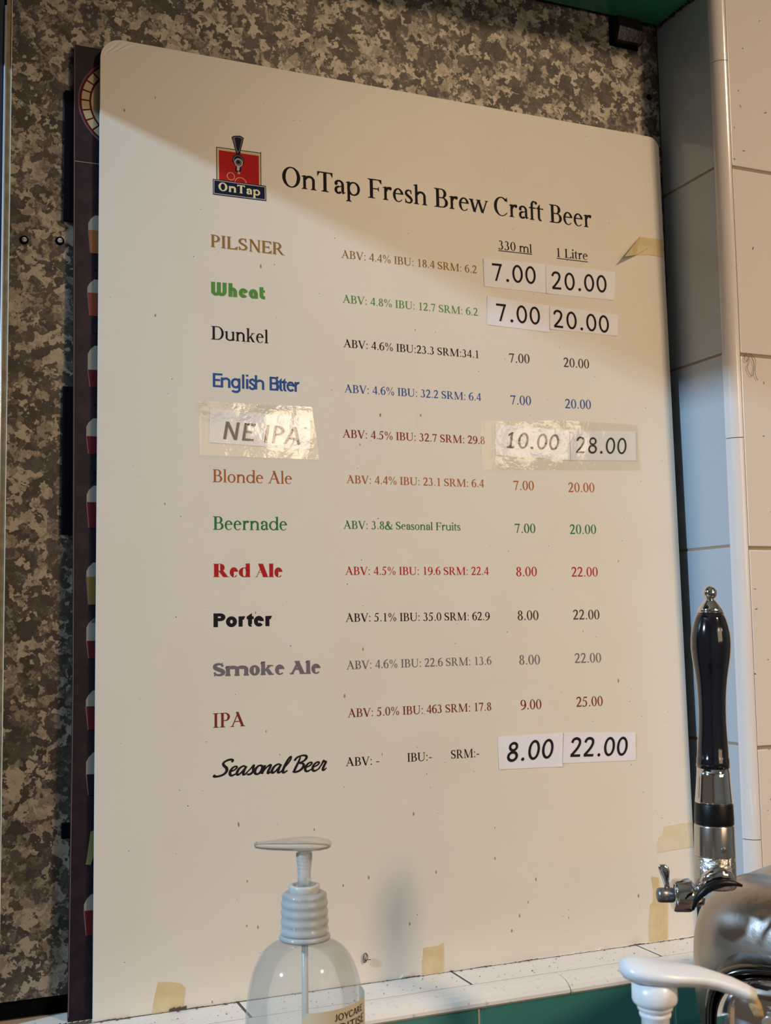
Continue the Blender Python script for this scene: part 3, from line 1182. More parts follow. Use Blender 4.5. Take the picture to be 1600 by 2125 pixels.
TEXT = [
  ('title_lettering', 'black heading', 'OnTap Fresh Brew Craft Beer', 'times', 'ink', 0.1746, 0.7506, 0.5262, 0.7528, 0.0202),
  ('beer_name', 'ochre name PILSNER in spurred capitals', 'PILSNER', 'pilsner', 'ochre', 0.1037, 0.6816, 0.176, 0.6817, 0.0119),
  ('beer_name', 'rounded green name', 'Wheat', 'wheat', 'leaf', 0.104, 0.6348, 0.1563, 0.636, 0.0131),
  ('beer_name', 'black name', 'Dunkel', 'times', 'ink', 0.1038, 0.5927, 0.1591, 0.5935, 0.0128),
  ('beer_name', 'blue squeezed name', 'English Bitter', 'english', 'blue', 0.1053, 0.5478, 0.1898, 0.5486, 0.0132),
  ('beer_name', 'orange brown name', 'Blonde Ale', 'timesn', 'rust', 0.1047, 0.4591, 0.1809, 0.46, 0.0118),
  ('beer_name', 'green name', 'Beernade', 'times', 'green', 0.1048, 0.4153, 0.1756, 0.4161, 0.0123),
  ('beer_name', 'heavy red name', 'Red Ale', 'fat', 'red', 0.1049, 0.3722, 0.1706, 0.3724, 0.0121),
  ('beer_name', 'heavy black name', 'Porter', 'black', 'ink', 0.1051, 0.327, 0.1601, 0.3273, 0.0124),
  ('beer_name', 'heavy grey name', 'Smoke Ale', 'cooper', 'grey', 0.1043, 0.283, 0.2067, 0.2827, 0.012),
  ('beer_name', 'maroon name', 'IPA', 'times', 'maroon', 0.1042, 0.2376, 0.1339, 0.2378, 0.0128),
  ('beer_name', 'black brush script name', 'Seasonal Beer', 'brush', 'ink', 0.1037, 0.1949, 0.2119, 0.194, 0.0138),
  ('beer_details', '', 'ABV: 4.4% IBU: 18.4 SRM: 6.2', 'times', 'ochre', 0.2344, 0.6858, 0.3838, 0.6862, 0.008),
  ('beer_details', '', 'ABV: 4.8% IBU: 12.7 SRM: 6.2', 'times', 'leaf', 0.2349, 0.6407, 0.3835, 0.6413, 0.0079),
  ('beer_details', '', 'ABV: 4.6% IBU:23.3 SRM:34.1', 'times', 'ink', 0.235, 0.5962, 0.3828, 0.5967, 0.0079),
  ('beer_details', '', 'ABV: 4.6% IBU: 32.2 SRM: 6.4', 'times', 'blue', 0.2352, 0.5514, 0.384, 0.5524, 0.0079),
  ('beer_details', '', 'ABV: 4.5% IBU: 32.7 SRM: 29.8', 'times', 'wine', 0.2325, 0.507, 0.3868, 0.5079, 0.0079),
  ('beer_details', '', 'ABV: 4.4% IBU: 23.1 SRM: 6.4', 'times', 'rust', 0.2357, 0.4627, 0.3842, 0.4637, 0.0078),
  ('beer_details', '', 'ABV: 3.8& Seasonal Fruits', 'times', 'green', 0.2318, 0.4187, 0.3565, 0.4193, 0.0078),
  ('beer_details', '', 'ABV: 4.5% IBU: 19.6 SRM: 22.4', 'times', 'red', 0.2328, 0.3747, 0.3866, 0.3753, 0.0078),
  ('beer_details', '', 'ABV: 5.1% IBU: 35.0 SRM: 62.9', 'times', 'ink', 0.2325, 0.3303, 0.3864, 0.3303, 0.0079),
  ('beer_details', '', 'ABV: 4.6% IBU: 22.6 SRM: 13.6', 'times', 'grey', 0.2325, 0.2858, 0.3866, 0.2863, 0.0079),
  ('beer_details', '', 'ABV: 5.0% IBU: 463 SRM: 17.8', 'times', 'maroon', 0.233, 0.2412, 0.3848, 0.2415, 0.0079),
  ('beer_details', '', 'ABV: -', 'times', 'ink', 0.2301, 0.1965, 0.2639, 0.1962, 0.0079),
  ('beer_details', '', 'IBU:-', 'times', 'ink', 0.2929, 0.1969, 0.3186, 0.1968, 0.0081),
  ('beer_details', '', 'SRM:-', 'times', 'ink', 0.3393, 0.1971, 0.3699, 0.1971, 0.0083),
  ('column_heading', 'underlined heading', '330 ml', 'times', 'ink', 0.41, 0.7152, 0.4502, 0.7154, 0.0096),
  ('column_heading', 'underlined heading', '1 Litre', 'times', 'ink', 0.4805, 0.7149, 0.5192, 0.7159, 0.0099),
  ('price_lettering', '', '7.00', 'times', 'ink2', 0.4182, 0.5951, 0.4425, 0.5959, 0.0097),
  ('price_lettering', '', '20.00', 'times', 'ink2', 0.4838, 0.5954, 0.5153, 0.5959, 0.0099),
  ('price_lettering', '', '7.00', 'times', 'blue', 0.4181, 0.551, 0.4425, 0.5515, 0.0096),
  ('price_lettering', '', '20.00', 'times', 'blue', 0.4836, 0.551, 0.5155, 0.5519, 0.0098),
  ('price_lettering', '', '7.00', 'times', 'rust', 0.4183, 0.4621, 0.4422, 0.4626, 0.0096),
  ('price_lettering', '', '20.00', 'times', 'rust', 0.4835, 0.4621, 0.5155, 0.4629, 0.0098),
  ('price_lettering', '', '7.00', 'times', 'green', 0.4181, 0.418, 0.4422, 0.4184, 0.0095),
  ('price_lettering', '', '20.00', 'times', 'green', 0.4834, 0.4182, 0.5154, 0.4188, 0.0097),
  ('price_lettering', '', '8.00', 'times', 'red', 0.4181, 0.374, 0.4421, 0.3742, 0.0095),
  ('price_lettering', '', '22.00', 'times', 'red', 0.4834, 0.3739, 0.5152, 0.3742, 0.0097),
  ('price_lettering', '', '8.00', 'times', 'ink2', 0.418, 0.3298, 0.4422, 0.3297, 0.0096),
  ('price_lettering', '', '22.00', 'times', 'ink2', 0.4833, 0.3297, 0.5151, 0.3296, 0.0098),
  ('price_lettering', '', '8.00', 'times', 'grey', 0.4181, 0.2854, 0.4421, 0.2851, 0.0095),
  ('price_lettering', '', '22.00', 'times', 'grey', 0.4832, 0.2853, 0.5149, 0.2852, 0.0097),
  ('price_lettering', '', '9.00', 'times', 'maroon', 0.4179, 0.2409, 0.4419, 0.2405, 0.0095),
  ('price_lettering', '', '25.00', 'times', 'maroon', 0.4831, 0.241, 0.5147, 0.2408, 0.0098),
]
UNDERLINES = [((0.4098, 0.7133), (0.4502, 0.7138)), ((0.4804, 0.713), (0.5191, 0.7133))]
LABELS = [
  ('white 7.00 paper directly under the 330 ml heading', [(0.3915, 0.7034), (0.4658, 0.7052), (0.4652, 0.6736), (0.3917, 0.6734)], '7.00', 'cal', 0.4015, 0.6805, 0.4534, 0.682, 0.0186),
  ('white 20.00 paper directly under the 1 Litre heading', [(0.4662, 0.705), (0.5538, 0.7064), (0.5501, 0.6742), (0.4655, 0.6733)], '20.00', 'cal', 0.4726, 0.6788, 0.5416, 0.6818, 0.0188),
  ('crooked bright 7.00 paper at the end of the green Wheat row', [(0.3949, 0.6634), (0.4684, 0.6602), (0.4677, 0.6313), (0.3932, 0.633)], '7.00', 'cal', 0.4048, 0.638, 0.4568, 0.6384, 0.0185),
  ('rightmost 20.00 paper beside the crooked 7.00 one in the Wheat row', [(0.4693, 0.6603), (0.5546, 0.6589), (0.5523, 0.6347), (0.4683, 0.6349)], '20.00', 'cal', 0.4729, 0.6373, 0.5424, 0.6371, 0.0186),
  ('white paper label reading NE IPA under clear tape', [(0.1023, 0.5273), (0.1997, 0.5248), (0.1995, 0.4934), (0.1015, 0.4956)], 'NE IPA', 'cali', 0.1147, 0.4994, 0.1894, 0.4975, 0.0167),
  ('white 10.00 paper, left half of the pair under clear tape', [(0.3992, 0.5297), (0.4874, 0.5271), (0.487, 0.4958), (0.3986, 0.4973)], '10.00', 'cali', 0.4118, 0.5052, 0.4746, 0.5056, 0.0165),
  ('white 28.00 paper, right half of the pair under clear tape', [(0.4879, 0.5272), (0.5703, 0.5307), (0.5698, 0.4987), (0.4875, 0.4958)], '28.00', 'cali2', 0.4945, 0.5038, 0.558, 0.5055, 0.017),
  ('slanted 8.00 paper in the bottom Seasonal Beer row', [(0.3908, 0.2157), (0.4657, 0.2159), (0.4631, 0.1824), (0.3911, 0.1838)], '8.00', 'cali', 0.4004, 0.1906, 0.454, 0.1915, 0.0187),
  ('slanted 22.00 paper at the far right of the bottom Seasonal Beer row', [(0.4664, 0.2161), (0.5527, 0.2117), (0.552, 0.1835), (0.4637, 0.1856)], '22.00', 'cali', 0.473, 0.1913, 0.5428, 0.189, 0.0187),
]
CLEAR = [('crinkled clear tape over the NE IPA label', [(0.0923, 0.4833), (0.2083, 0.4841), (0.2053, 0.5079), (0.203, 0.5222), (0.2017, 0.5338), (0.2008, 0.5347), (0.0915, 0.5338)]), ('crinkled clear tape over the 10.00 and 28.00 labels', [(0.3825, 0.4815), (0.476, 0.4847), (0.5748, 0.4883), (0.5732, 0.5381), (0.523, 0.5384), (0.473, 0.5376), (0.4235, 0.5328), (0.3822, 0.5319)])]
MASK = [('strip of yellowed masking tape at the right edge beside the column headings', [(0.5811, 0.7283), (0.5985, 0.7309), (0.6194, 0.7305), (0.62, 0.7514), (0.6041, 0.7503), (0.588, 0.7503)]), ('ragged piece of yellowed masking tape on the right edge above the tap lever', [(0.5734, 0.0885), (0.5955, 0.0895), (0.6189, 0.0904), (0.6199, 0.1156), (0.6001, 0.1156), (0.5828, 0.1138), (0.5811, 0.1064), (0.5757, 0.1039), (0.5726, 0.0964)]), ('torn vertical masking tape behind the tap lever on the bottom edge', [(0.5579, -0.0009), (0.5809, 0.0006), (0.5832, 0.0393), (0.5745, 0.0412), (0.5733, 0.0635), (0.5643, 0.0654), (0.566, 0.05), (0.5648, 0.0391), (0.5614, 0.0373), (0.5582, 0.0173)]), ('square of masking tape at the middle of the bottom edge', [(0.3023, -0.0018), (0.3249, -0.0014), (0.3253, 0.0122), (0.3253, 0.0273), (0.319, 0.025), (0.3109, 0.0249), (0.3049, 0.0248), (0.3035, 0.0114)]), ('masking tape with clipped corner at the lower left of the board', [(0.0496, -0.0016), (0.0757, -0.0012), (0.0772, 0.0095), (0.0786, 0.0181), (0.0746, 0.0226), (0.0647, 0.0248), (0.0554, 0.0258), (0.0519, 0.0117)])]
FLAP = [(0.588, 0.7503), (0.5976, 0.7385), (0.5811, 0.7283), (0.558, 0.7202)]
SPOTS = [(0.3125, 0.6201), (0.2724, 0.531), (0.316, 0.5335), (0.052, 0.6104), (0.1523, 0.6679), (0.2303, 0.2609), (0.2672, 0.2051), (0.1535, 0.2321), (0.2496, 0.304), (0.1444, 0.3395), (0.5349, 0.2656), (0.5414, 0.3902), (0.3848, 0.1283), (0.419, 0.0541), (0.4089, 0.0424), (0.3998, 0.0294), (0.548, 0.047), (0.4643, 0.0346), (0.1349, 0.1017), (0.1341, 0.0633), (0.1272, 0.1513), (0.1026, 0.0029), (0.1443, 0.0609), (0.1984, 0.1414), (0.2258, 0.0891), (0.2916, 0.0476), (0.2512, 0.0936), (0.3838, 0.0991), (0.4286, 0.0752), (0.061, 0.4376), (0.2982, 0.1477), (0.3203, 0.0923), (0.4945, 0.3176), (0.2506, 0.5008), (0.0231, 0.8018), (0.0515, 0.8188)]
LOGO = [('navy', [(0.1094, 0.7802), (0.1537, 0.781), (0.1537, 0.7429), (0.1096, 0.7421)]), ('cream', [(0.1101, 0.7795), (0.153, 0.7802), (0.153, 0.7428), (0.1104, 0.7422)]), ('red', [(0.1119, 0.7773), (0.1513, 0.7775), (0.1513, 0.7425), (0.1122, 0.7424)]), ('navy', [(0.1061, 0.748), (0.1582, 0.7484), (0.1583, 0.7332), (0.1061, 0.7326)]), ('pale', [(0.1068, 0.7472), (0.1575, 0.7475), (0.1576, 0.7341), (0.1068, 0.7335)]), ('navy', [(0.1075, 0.7467), (0.1568, 0.7468), (0.1569, 0.7347), (0.1074, 0.7342)]), ('navy', [(0.1244, 0.7922), (0.1268, 0.7939), (0.1332, 0.7949), (0.1366, 0.7932), (0.1355, 0.7879), (0.1333, 0.7797), (0.1331, 0.7761), (0.129, 0.7755), (0.1278, 0.7802)]), ('grey', [(0.1253, 0.7917), (0.1272, 0.7931), (0.1327, 0.7939), (0.1358, 0.7927), (0.1347, 0.7879), (0.1325, 0.7798), (0.1301, 0.7767), (0.1284, 0.7805)]), ('navy', [(0.1276, 0.7918), (0.1298, 0.7928), (0.1345, 0.792), (0.1336, 0.7878), (0.1318, 0.7797), (0.1303, 0.7788), (0.1291, 0.7825)]), ('navy', [(0.1285, 0.7636), (0.1341, 0.7638), (0.1336, 0.7599), (0.1323, 0.7582), (0.1293, 0.758), (0.1277, 0.7594)]), ('pale', [(0.1296, 0.7643), (0.1324, 0.7643), (0.1321, 0.7605), (0.1311, 0.7593), (0.1295, 0.7597)])]
RINGS = [('navy', [(0.1309, 0.7698)], [(0.1309, 0.7757)], 0), ('grey', [(0.1309, 0.7698)], [(0.1309, 0.7748)], 0), ('navy', [(0.1309, 0.7702)], [(0.1309, 0.7742)], 0), ('pale', [(0.1312, 0.7677)], [(0.1312, 0.7718)], 0), ('grey', [(0.1312, 0.7677)], [(0.1312, 0.771)], 0), ('navy', [(0.1309, 0.768)], [(0.1309, 0.7698)], 0), ('salmon', [(0.1236, 0.753)], [(0.1236, 0.757)], 0.8), ('salmon', [(0.1331, 0.7473)], [(0.1331, 0.7534)], 0.86), ('salmon', [(0.1314, 0.7574)], [(0.1314, 0.7588)], 0)]
LOGOTEXT = ((0.1114, 0.7373), (0.1523, 0.7375), 0.0082)
POSTER_EDGE = [(-0.021, 0.8626), (-0.0188, 0.5866), (-0.0166, 0.2881), (-0.017, 0.1661), (-0.0178, 0.0041)]
POSTER_TOPR = (0.0435, 0.8626)
POSTER_LINE = [(-0.0195, 0.7504), (0.0042, 0.7508)]
GLASSES = [('amber', (-0.0071, 0.6998), (-0.0061, 0.6877), (-0.0051, 0.6661)), ('rustb', (-0.0074, 0.6397), (-0.0065, 0.6291), (-0.0054, 0.6078)), ('darkred', (-0.0065, 0.5784), (-0.0055, 0.5582), (-0.0045, 0.5424)), ('darkred', (-0.0072, 0.5121), (-0.0062, 0.4978), (-0.0052, 0.4818)), ('darkred', (-0.0064, 0.4515), (-0.0055, 0.4387), (-0.0045, 0.416)), ('gold', (-0.0061, 0.3833), (-0.0051, 0.3727), (-0.0041, 0.3483)), ('darkred', (-0.0056, 0.3344), (-0.0047, 0.3169), (-0.0037, 0.3018)), ('maroonb', (-0.0055, 0.272), (-0.0046, 0.2605), (-0.0036, 0.2403)), ('blackb', (-0.0048, 0.2191), (-0.0039, 0.2027), (-0.0029, 0.1852)), ('maroonb', (-0.0056, 0.1004), (-0.0047, 0.0892), (-0.0037, 0.0686))]
EMBLEM = ((0.0271, 0.8103), (-0.0175, 0.8074))
GREENMARK = [(-0.0005, 0.1543), (0.0028, 0.1557), (0.0029, 0.1363), (-0.0002, 0.1266), (-0.0043, 0.1274)]

# ------------------------------------------------------------------ the menu board
BU, BV, BN = Vector((.9999803, .0062069, -.0009813)), Vector((.0008513, .0209059, .9997811)), Vector((-.0062261, .9997622, -.0209002))
BO = Vector((0, 0, .0249528))


def board_frame(u=0, v=0, d=0):
    """frame on the board: local x right, local z up, local -y out of the board"""
    o = BO + BU * u + BV * v + BN * d
    return Matrix(((BU.x, BN.x, BV.x, o.x), (BU.y, BN.y, BV.y, o.y), (BU.z, BN.z, BV.z, o.z), (0, 0, 0, 1)))


BW, BH = .6200, .8694


def rounded(x0, x1, z0, z1, r, n=7):
    """r = radii at bl, br, tr, tl"""
    pts = []
    for (cx, cz, rr, a) in ((x0 + r[0], z0 + r[0], r[0], 180), (x1 - r[1], z0 + r[1], r[1], 270), (x1 - r[2], z1 - r[2], r[2], 0), (x0 + r[3], z1 - r[3], r[3], 90)):
        for k in range(n + 1):
            t = math.radians(a + 90 * k / n)
            pts.append((cx + rr * math.cos(t), cz + rr * math.sin(t)))
    return pts


board = empty('menu_board', mw=board_frame())
tag(board, 'large cream beer menu board with rounded corners leaning on the tiled sill', 'menu board')


def board_panel():
    """thin panel with rounded upper corners"""
    bm = bmesh.new()
    vs = [bm.verts.new((x, 0, z)) for x, z in rounded(.0012, BW, .0005, BH, (.001, .001, .013, .020), 10)]
    f = bm.faces.new(vs)
    r_ = bmesh.ops.extrude_face_region(bm, geom=[f])
    for v in r_['geom']:
        if isinstance(v, bmesh.types.BMVert):
            v.co.y += .003
    bmesh.ops.recalc_face_normals(bm, faces=bm.faces[:])
    me = bpy.data.meshes.new('panel')
    bm.to_mesh(me)
    bm.free()
    return me


link('panel', board_panel(), M['board'], board)
for name, lab, s, fn, colr, u0, v0, u1, v1, cap in TEXT:
    if fn == 'pilsner':
        letters(name + '_outline', s, fn, M['ochre2'], u0, v0, u1, v1, cap, board, -.00004, (.0006, -.0005))
    o = letters(name, s, fn, M[colr], u0, v0, u1, v1, cap, board)
    if lab:
        o['label'] = lab
for (a, b), (c, d) in UNDERLINES:
    mesh('underline', [(a, -.00008, b), (c, -.00008, d), (c, -.00008, d + .0009), (a, -.00008, b + .0009)], [(0, 1, 2, 3)], M['ink'], board)


# emblem beside the heading, flat print in layers
lg = empty('printed_emblem', mw=Matrix())
lg.parent = board
lg['label'] = 'red square emblem with a tap handle over a dark name banner'
NM = {'navy': 'dark_outline', 'cream': 'cream_border', 'red': 'red_field', 'pale': 'pale_line', 'grey': 'grey_tap', 'salmon': 'bubble'}
order = [0, 1, 2, 6, 7, 8, 9, 10]
yy = -.00002
for i in order:
    c, pts = LOGO[i]
    yy -= .00001
    mesh(NM[c], [(p[0], yy, p[1]) for p in pts], [tuple(range(len(pts)))], M[c], lg)
for c, ctr, rim, inner in RINGS:
    (cx, cz), (rx_, rz_) = ctr[0], rim[0]
    r_ = math.hypot(rx_ - cx, rz_ - cz)
    yy -= .00001
    if inner:
        n = 28
        a_ = disc(cx, cz, r_, n, yy) + disc(cx, cz, r_ * inner, n, yy)
        mesh(NM[c], a_, [(k, (k + 1) % n, n + (k + 1) % n, n + k) for k in range(n)], M[c], lg)
    else:
        mesh(NM[c], disc(cx, cz, r_, 28, yy), [tuple(range(28))], M[c], lg)
for i in (3, 4, 5):
    c, pts = LOGO[i]
    yy -= .00001
    mesh(NM[c], [(p[0], yy, p[1]) for p in pts], [tuple(range(len(pts)))], M[c], lg)
(a, b), (c, d), cap = LOGOTEXT
letters('banner_lettering', 'OnTap', 'slab', M['lemon'], a, b, c, d, cap, lg, yy - .00001)

# drips and specks on the board
vs, fs = [], []
for i, (u, v) in enumerate(SPOTS):
    r_ = random.uniform(.0009, .0017)
    n = len(vs)
    for k in range(9):
        t = 2 * PI * k / 9
        q = r_ * random.uniform(.75, 1.15)
        vs.append((u + q * .65 * math.cos(t), -.00003, v + q * (1.0 + .5 * max(0, math.sin(t))) * math.sin(t)))
    fs.append(tuple(range(n, n + 9)))
o = mesh('drip_stains', vs, fs, M['stain'], board)
o['kind'] = 'stuff'
vs, fs = [], []
for i in range(150):
    u, v, r_ = random.uniform(.01, .61), random.uniform(.01, .86), random.uniform(.00025, .0006)
    n = len(vs)
    for k in range(5):
        t = 2 * PI * k / 5 + i
        vs.append((u + r_ * math.cos(t), -.00002, v + r_ * random.uniform(.6, 1.3) * math.sin(t)))
    fs.append(tuple(range(n, n + 5)))
o = mesh('dust_specks', vs, fs, M['speck'], board)
o['kind'] = 'stuff'
# creases of the dog-eared top left corner with light and shade put into their colour, and smears left by old tape
for (a, b, c, d, w_, k) in ((.003, .853, .018, .8688, .0011, 'crease'), (.008, .8545, .026, .8690, .0009, 'crease'), (.014, .857, .034, .8690, .0008, 'crease'), (.005, .8525, .021, .8686, .0004, 'crease_dark'), (.011, .8545, .029, .8688, .0004, 'crease_dark'), (.0012, .846, .009, .8620, .0005, 'crease')):
    mesh('corner_crease', [(a, -.00006, b), ((a + c) / 2 + w_, -.00008, (b + d) / 2 - w_), (c, -.00006, d), ((a + c) / 2, -.00006, (b + d) / 2)], [(0, 1, 2, 3)], M[k], board)
for (u, v0_, v1_, w_) in ((.3075, .575, .692, .0042), (.2705, .49, .575, .0036), (.3105, .52, .572, .0034)):
    mesh('adhesive_smear', [(u, -.00003, v0_), (u + w_, -.00003, v0_), (u + w_ * 1.05, -.00003, v1_), (u + .0002, -.00003, v1_)], [(0, 1, 2, 3)], M['smear'], board)
# chips along the lower edge of the board
for u, w_, hgt in ((.466, .012, .0022), (.497, .009, .0026), (.28, .014, .0035), (.483, .006, .0016)):
    prism('chipped_edge', [(u, .0004), (u + w_, .0004), (u + w_ * .8, hgt), (u + w_ * .25, hgt * .9)], .0016, M['board'], board, y=-.0018)


# paper labels, each its own thing
def sheet(name, pts, d, m, frame_d, th=.00025, sub=None):
    cu = sum(p[0] for p in pts) / len(pts)
    cv = sum(p[1] for p in pts) / len(pts)
    e_ = empty(name, mw=board_frame(cu, cv, -.0001))
    return e_, cu, cv


for i, (lab, quad, s, fn, u0, v0, u1, v1, cap) in enumerate(LABELS):
    e_, cu, cv = sheet('price_label' if s[0] in '0123456789' else 'name_label', quad, 0, None, -.0003)
    tag(e_, lab, 'paper label', 'paper labels stuck over the printed menu')
    # the sheet bows a little off the board along its length
    n = 12
    vs, fs = [], []
    (tl, tr_, br, bl) = quad
    for j, (A_, B_) in enumerate(((bl, br), (tl, tr_))):
        for k in range(n + 1):
            t = k / n
            u, v = A_[0] + (B_[0] - A_[0]) * t - cu, A_[1] + (B_[1] - A_[1]) * t - cv
            vs.append((u, -.0002 - .0004 * (abs(2 * t - 1) ** 8) * (.3 + .7 * ((i + j) % 2)), v))
    for k in range(n):
        fs.append((k, k + 1, n + 2 + k, n + 1 + k))
    o = mesh('paper', vs, fs, M['paper'], e_)
    so_ = o.modifiers.new('thickness', 'SOLIDIFY')
    so_.thickness = .00010
    so_.offset = -1
    letters('lettering', s, fn, M['ink'], u0 - cu, v0 - cv, u1 - cu, v1 - cv, cap, e_, -.00042)

# clear tape: crinkled grid trimmed to its outline
for lab, pts in CLEAR:
    cu = sum(p[0] for p in pts) / len(pts)
    cv = sum(p[1] for p in pts) / len(pts)
    bm = bmesh.new()
    f = bm.faces.new([bm.verts.new((p[0] - cu, 0, p[1] - cv)) for p in pts])
    xs = [v.co.x for v in bm.verts]
    zs = [v.co.z for v in bm.verts]
    a = min(xs)
    while a < max(xs):
        bmesh.ops.bisect_plane(bm, geom=bm.verts[:] + bm.edges[:] + bm.faces[:], plane_co=(a, 0, 0), plane_no=(1, 0, .12))
        a += .0022
    a = min(zs)
    while a < max(zs):
        bmesh.ops.bisect_plane(bm, geom=bm.verts[:] + bm.edges[:] + bm.faces[:], plane_co=(0, 0, a), plane_no=(.1, 0, 1))
        a += .0022
    for v in bm.verts:
        p = Vector((v.co.x * 60, v.co.z * 60, cu * 9))
        v.co.y = .00016 * noise.noise(p) + .000035 * noise.noise(p * 4.3)
    me = bpy.data.meshes.new('clear_tape')
    bm.to_mesh(me)
    bm.free()
    o = link('clear_tape', me, M['cleartape'], None, board_frame(cu, cv, -.0010), True)
    tag(o, lab, 'tape')

for i, (lab, pts) in enumerate(MASK):
    cu = sum(p[0] for p in pts) / len(pts)
    cv = sum(p[1] for p in pts) / len(pts)
    q = [(p[0] - cu, p[1] - cv) for p in pts]
    o = prism('masking_tape', q[::-1] if i else q, .00035, M['tape_pale'] if i == 1 else M['tape'], None, board_frame(cu, cv, -.0004))
    tag(o, lab, 'tape', 'pieces of masking tape holding the board')
    if i == 0:
        fl = [(p[0] - cu, p[1] - cv) for p in FLAP]
        vs = [(fl[0][0], -.0002, fl[0][1]), (fl[1][0], -.0006, fl[1][1]), (fl[2][0], -.0010, fl[2][1]), (fl[3][0], -.0120, fl[3][1])]
        k = mesh('folded_flap', vs, [(0, 1, 2, 3)], M['tape'], o)
        s_ = k.modifiers.new('thickness', 'SOLIDIFY')
        s_.thickness = .0005

# ------------------------------------------------------------------ the dark poster behind the board
poster = empty('poster_board', mw=board_frame(0, 0, .010))
tag(poster, 'dark maroon poster with beer glasses standing behind the cream menu board', 'poster')
edge = POSTER_EDGE
pts = [(edge[4][0], .0002), (.55, .0002), (.55, .858), (edge[0][0], edge[0][1])] + [edge[k] for k in (1, 2, 3)]
prism('poster_panel', pts[::-1], .0045, M['poster'], poster)
vs, fs = [], []
for k, (u, v) in enumerate(edge):
    vs += [(u - .0001, -.0003, v), (u + .0006, -.0003, v)]
for k in range(len(edge) - 1):
    fs.append((2 * k, 2 * k + 1, 2 * k + 3, 2 * k + 2))
mesh('pale_edge_line', vs, fs, M['poster_edge'], poster)
(a, b), (c, d) = POSTER_LINE
mesh('pale_rule', [(a, -.0003, b), (.05, -.0003, b + .001), (.05, -.0003, b + .0016), (a, -.0003, b + .0007)], [(0, 1, 2, 3)], M['foam'], poster)
for i, (colr, top, mid, bot) in enumerate(GLASSES):
    g_ = empty('beer_glass_picture', mw=Matrix())
    g_.parent = poster
    x, zt, zm, zb = top[0], top[1], mid[1], bot[1]
    W_ = .030
    rim = .0016
    mesh('foam', [(x, -.0004, zm), (x + W_, -.0004, zm), (x + W_, -.0004, zt + .002), (x + .006, -.0004, zt + .002), (x + .002, -.0004, zt - .002), (x, -.0004, zt - .006)], [(0, 1, 2, 3, 4, 5)], M['foam'], g_)
    mesh('glass_rim', [(x - .0004, -.00035, zm), (x + .0012 + rim, -.00035, zm), (x + .003 + rim, -.00035, zb), (x + .0016, -.00035, zb)], [(0, 1, 2, 3)], M['outline'], g_)
    mesh('beer', [(x + .0006, -.0004, zm), (x + W_, -.0004, zm), (x + W_, -.0004, zb), (x + .0026, -.0004, zb)], [(3, 2, 1, 0)], M[colr], g_)
    mesh('caption_block', [(x + .0048, -.0004, zb - .016), (x + W_, -.0004, zb - .016), (x + W_, -.0004, zb - .0015), (x + .0042, -.0004, zb - .0015)], [(0, 1, 2, 3)], M['blackb'], g_)
mesh('green_stem_picture', [(p[0], -.0004, p[1]) for p in GREENMARK], [(0, 1, 2, 3, 4)], M['moss'], poster)
(cx, cz), (ex, ez) = EMBLEM
R_ = cx - ex
em = empty('round_emblem', mw=Matrix())
em.parent = poster
mesh('emblem_outline', disc(cx, cz, R_, 60, -.0003), [tuple(range(60))], M['outline'], em)
mesh('emblem_dark_ring', disc(cx, cz, R_ * .965, 60, -.0004), [tuple(range(60))], M['burgundy'], em)
for k in range(26):
    a0, a1 = 2 * PI * k / 26 + .02, 2 * PI * (k + 1) / 26 - .02
    mesh('emblem_segment', [(cx + r_ * math.cos(a), -.0005, cz + r_ * math.sin(a)) for r_, a in ((R_ * .925, a0), (R_ * .925, (a0 + a1) / 2), (R_ * .925, a1), (R_ * .77, a1), (R_ * .77, (a0 + a1) / 2), (R_ * .77, a0))], [(0, 1, 2, 3, 4, 5)], M['emblem'], em)
mesh('emblem_centre', disc(cx, cz, R_ * .73, 60, -.0005), [tuple(range(60))], M['emblem'], em)
mesh('emblem_mark', [(cx - R_ * .56, -.0006, cz - R_ * .35), (cx - R_ * .53, -.0006, cz - R_ * .35), (cx - R_ * .50, -.0006, cz + R_ * .25), (cx - R_ * .54, -.0006, cz + R_ * .25)], [(0, 1, 2, 3)], M['burgundy'], em)

for lab, x0, x1, z0, z1 in (('black strip on the metal wall left of the poster, uppermost of three', -.0276, -.0190, .7208, .8440), ('black strip on the metal wall left of the poster, middle one of three', -.0259, -.0160, .4352, .5685), ('short black patch on the metal wall left of the poster, lowest of three', -.0225, -.0130, .1715, .1850)):
    o = box('mounting_strip', x0, .012, .0315, .0345, z0, z1, M['dark'], None, .0004)
    tag(o, lab, 'strip', 'black strips beside the poster')


# ------------------------------------------------------------------ small fixings on the back wall
def screw(x, z, lab, r_, m):
    mw = along((x, BACK - .0006, z), (0, -1, 0))
    e_ = empty('screw', mw=mw)
    tag(e_, lab, 'screw', 'screws in the galvanised sheet')
    lathe('washer', [(r_ * 1.7, -.0006), (r_ * 1.7, .0001), (r_ * 1.1, .0004)], M['dark'], e_, n=20)
    lathe('head', [(r_, .0003), (r_ * .95, .0012), (r_ * .6, .0020), (r_ * .1, .0023)], m, e_, n=18)
    link('slot', box_me(-r_ * .75, r_ * .75, -r_ * .1, r_ * .1, .0019, .0024), M['dark'], e_)


screw(-.0610, .6997, 'small bright screw head in the metal wall beside the tan strip', .0023, M['screw'])
screw(-.0300, .7024, 'small bright screw head in the metal wall next to the poster edge', .0023, M['screw'])
screw(.6198, .9472, 'dark screw at the right edge of the metal wall above the board', .0020, M['rubber'])

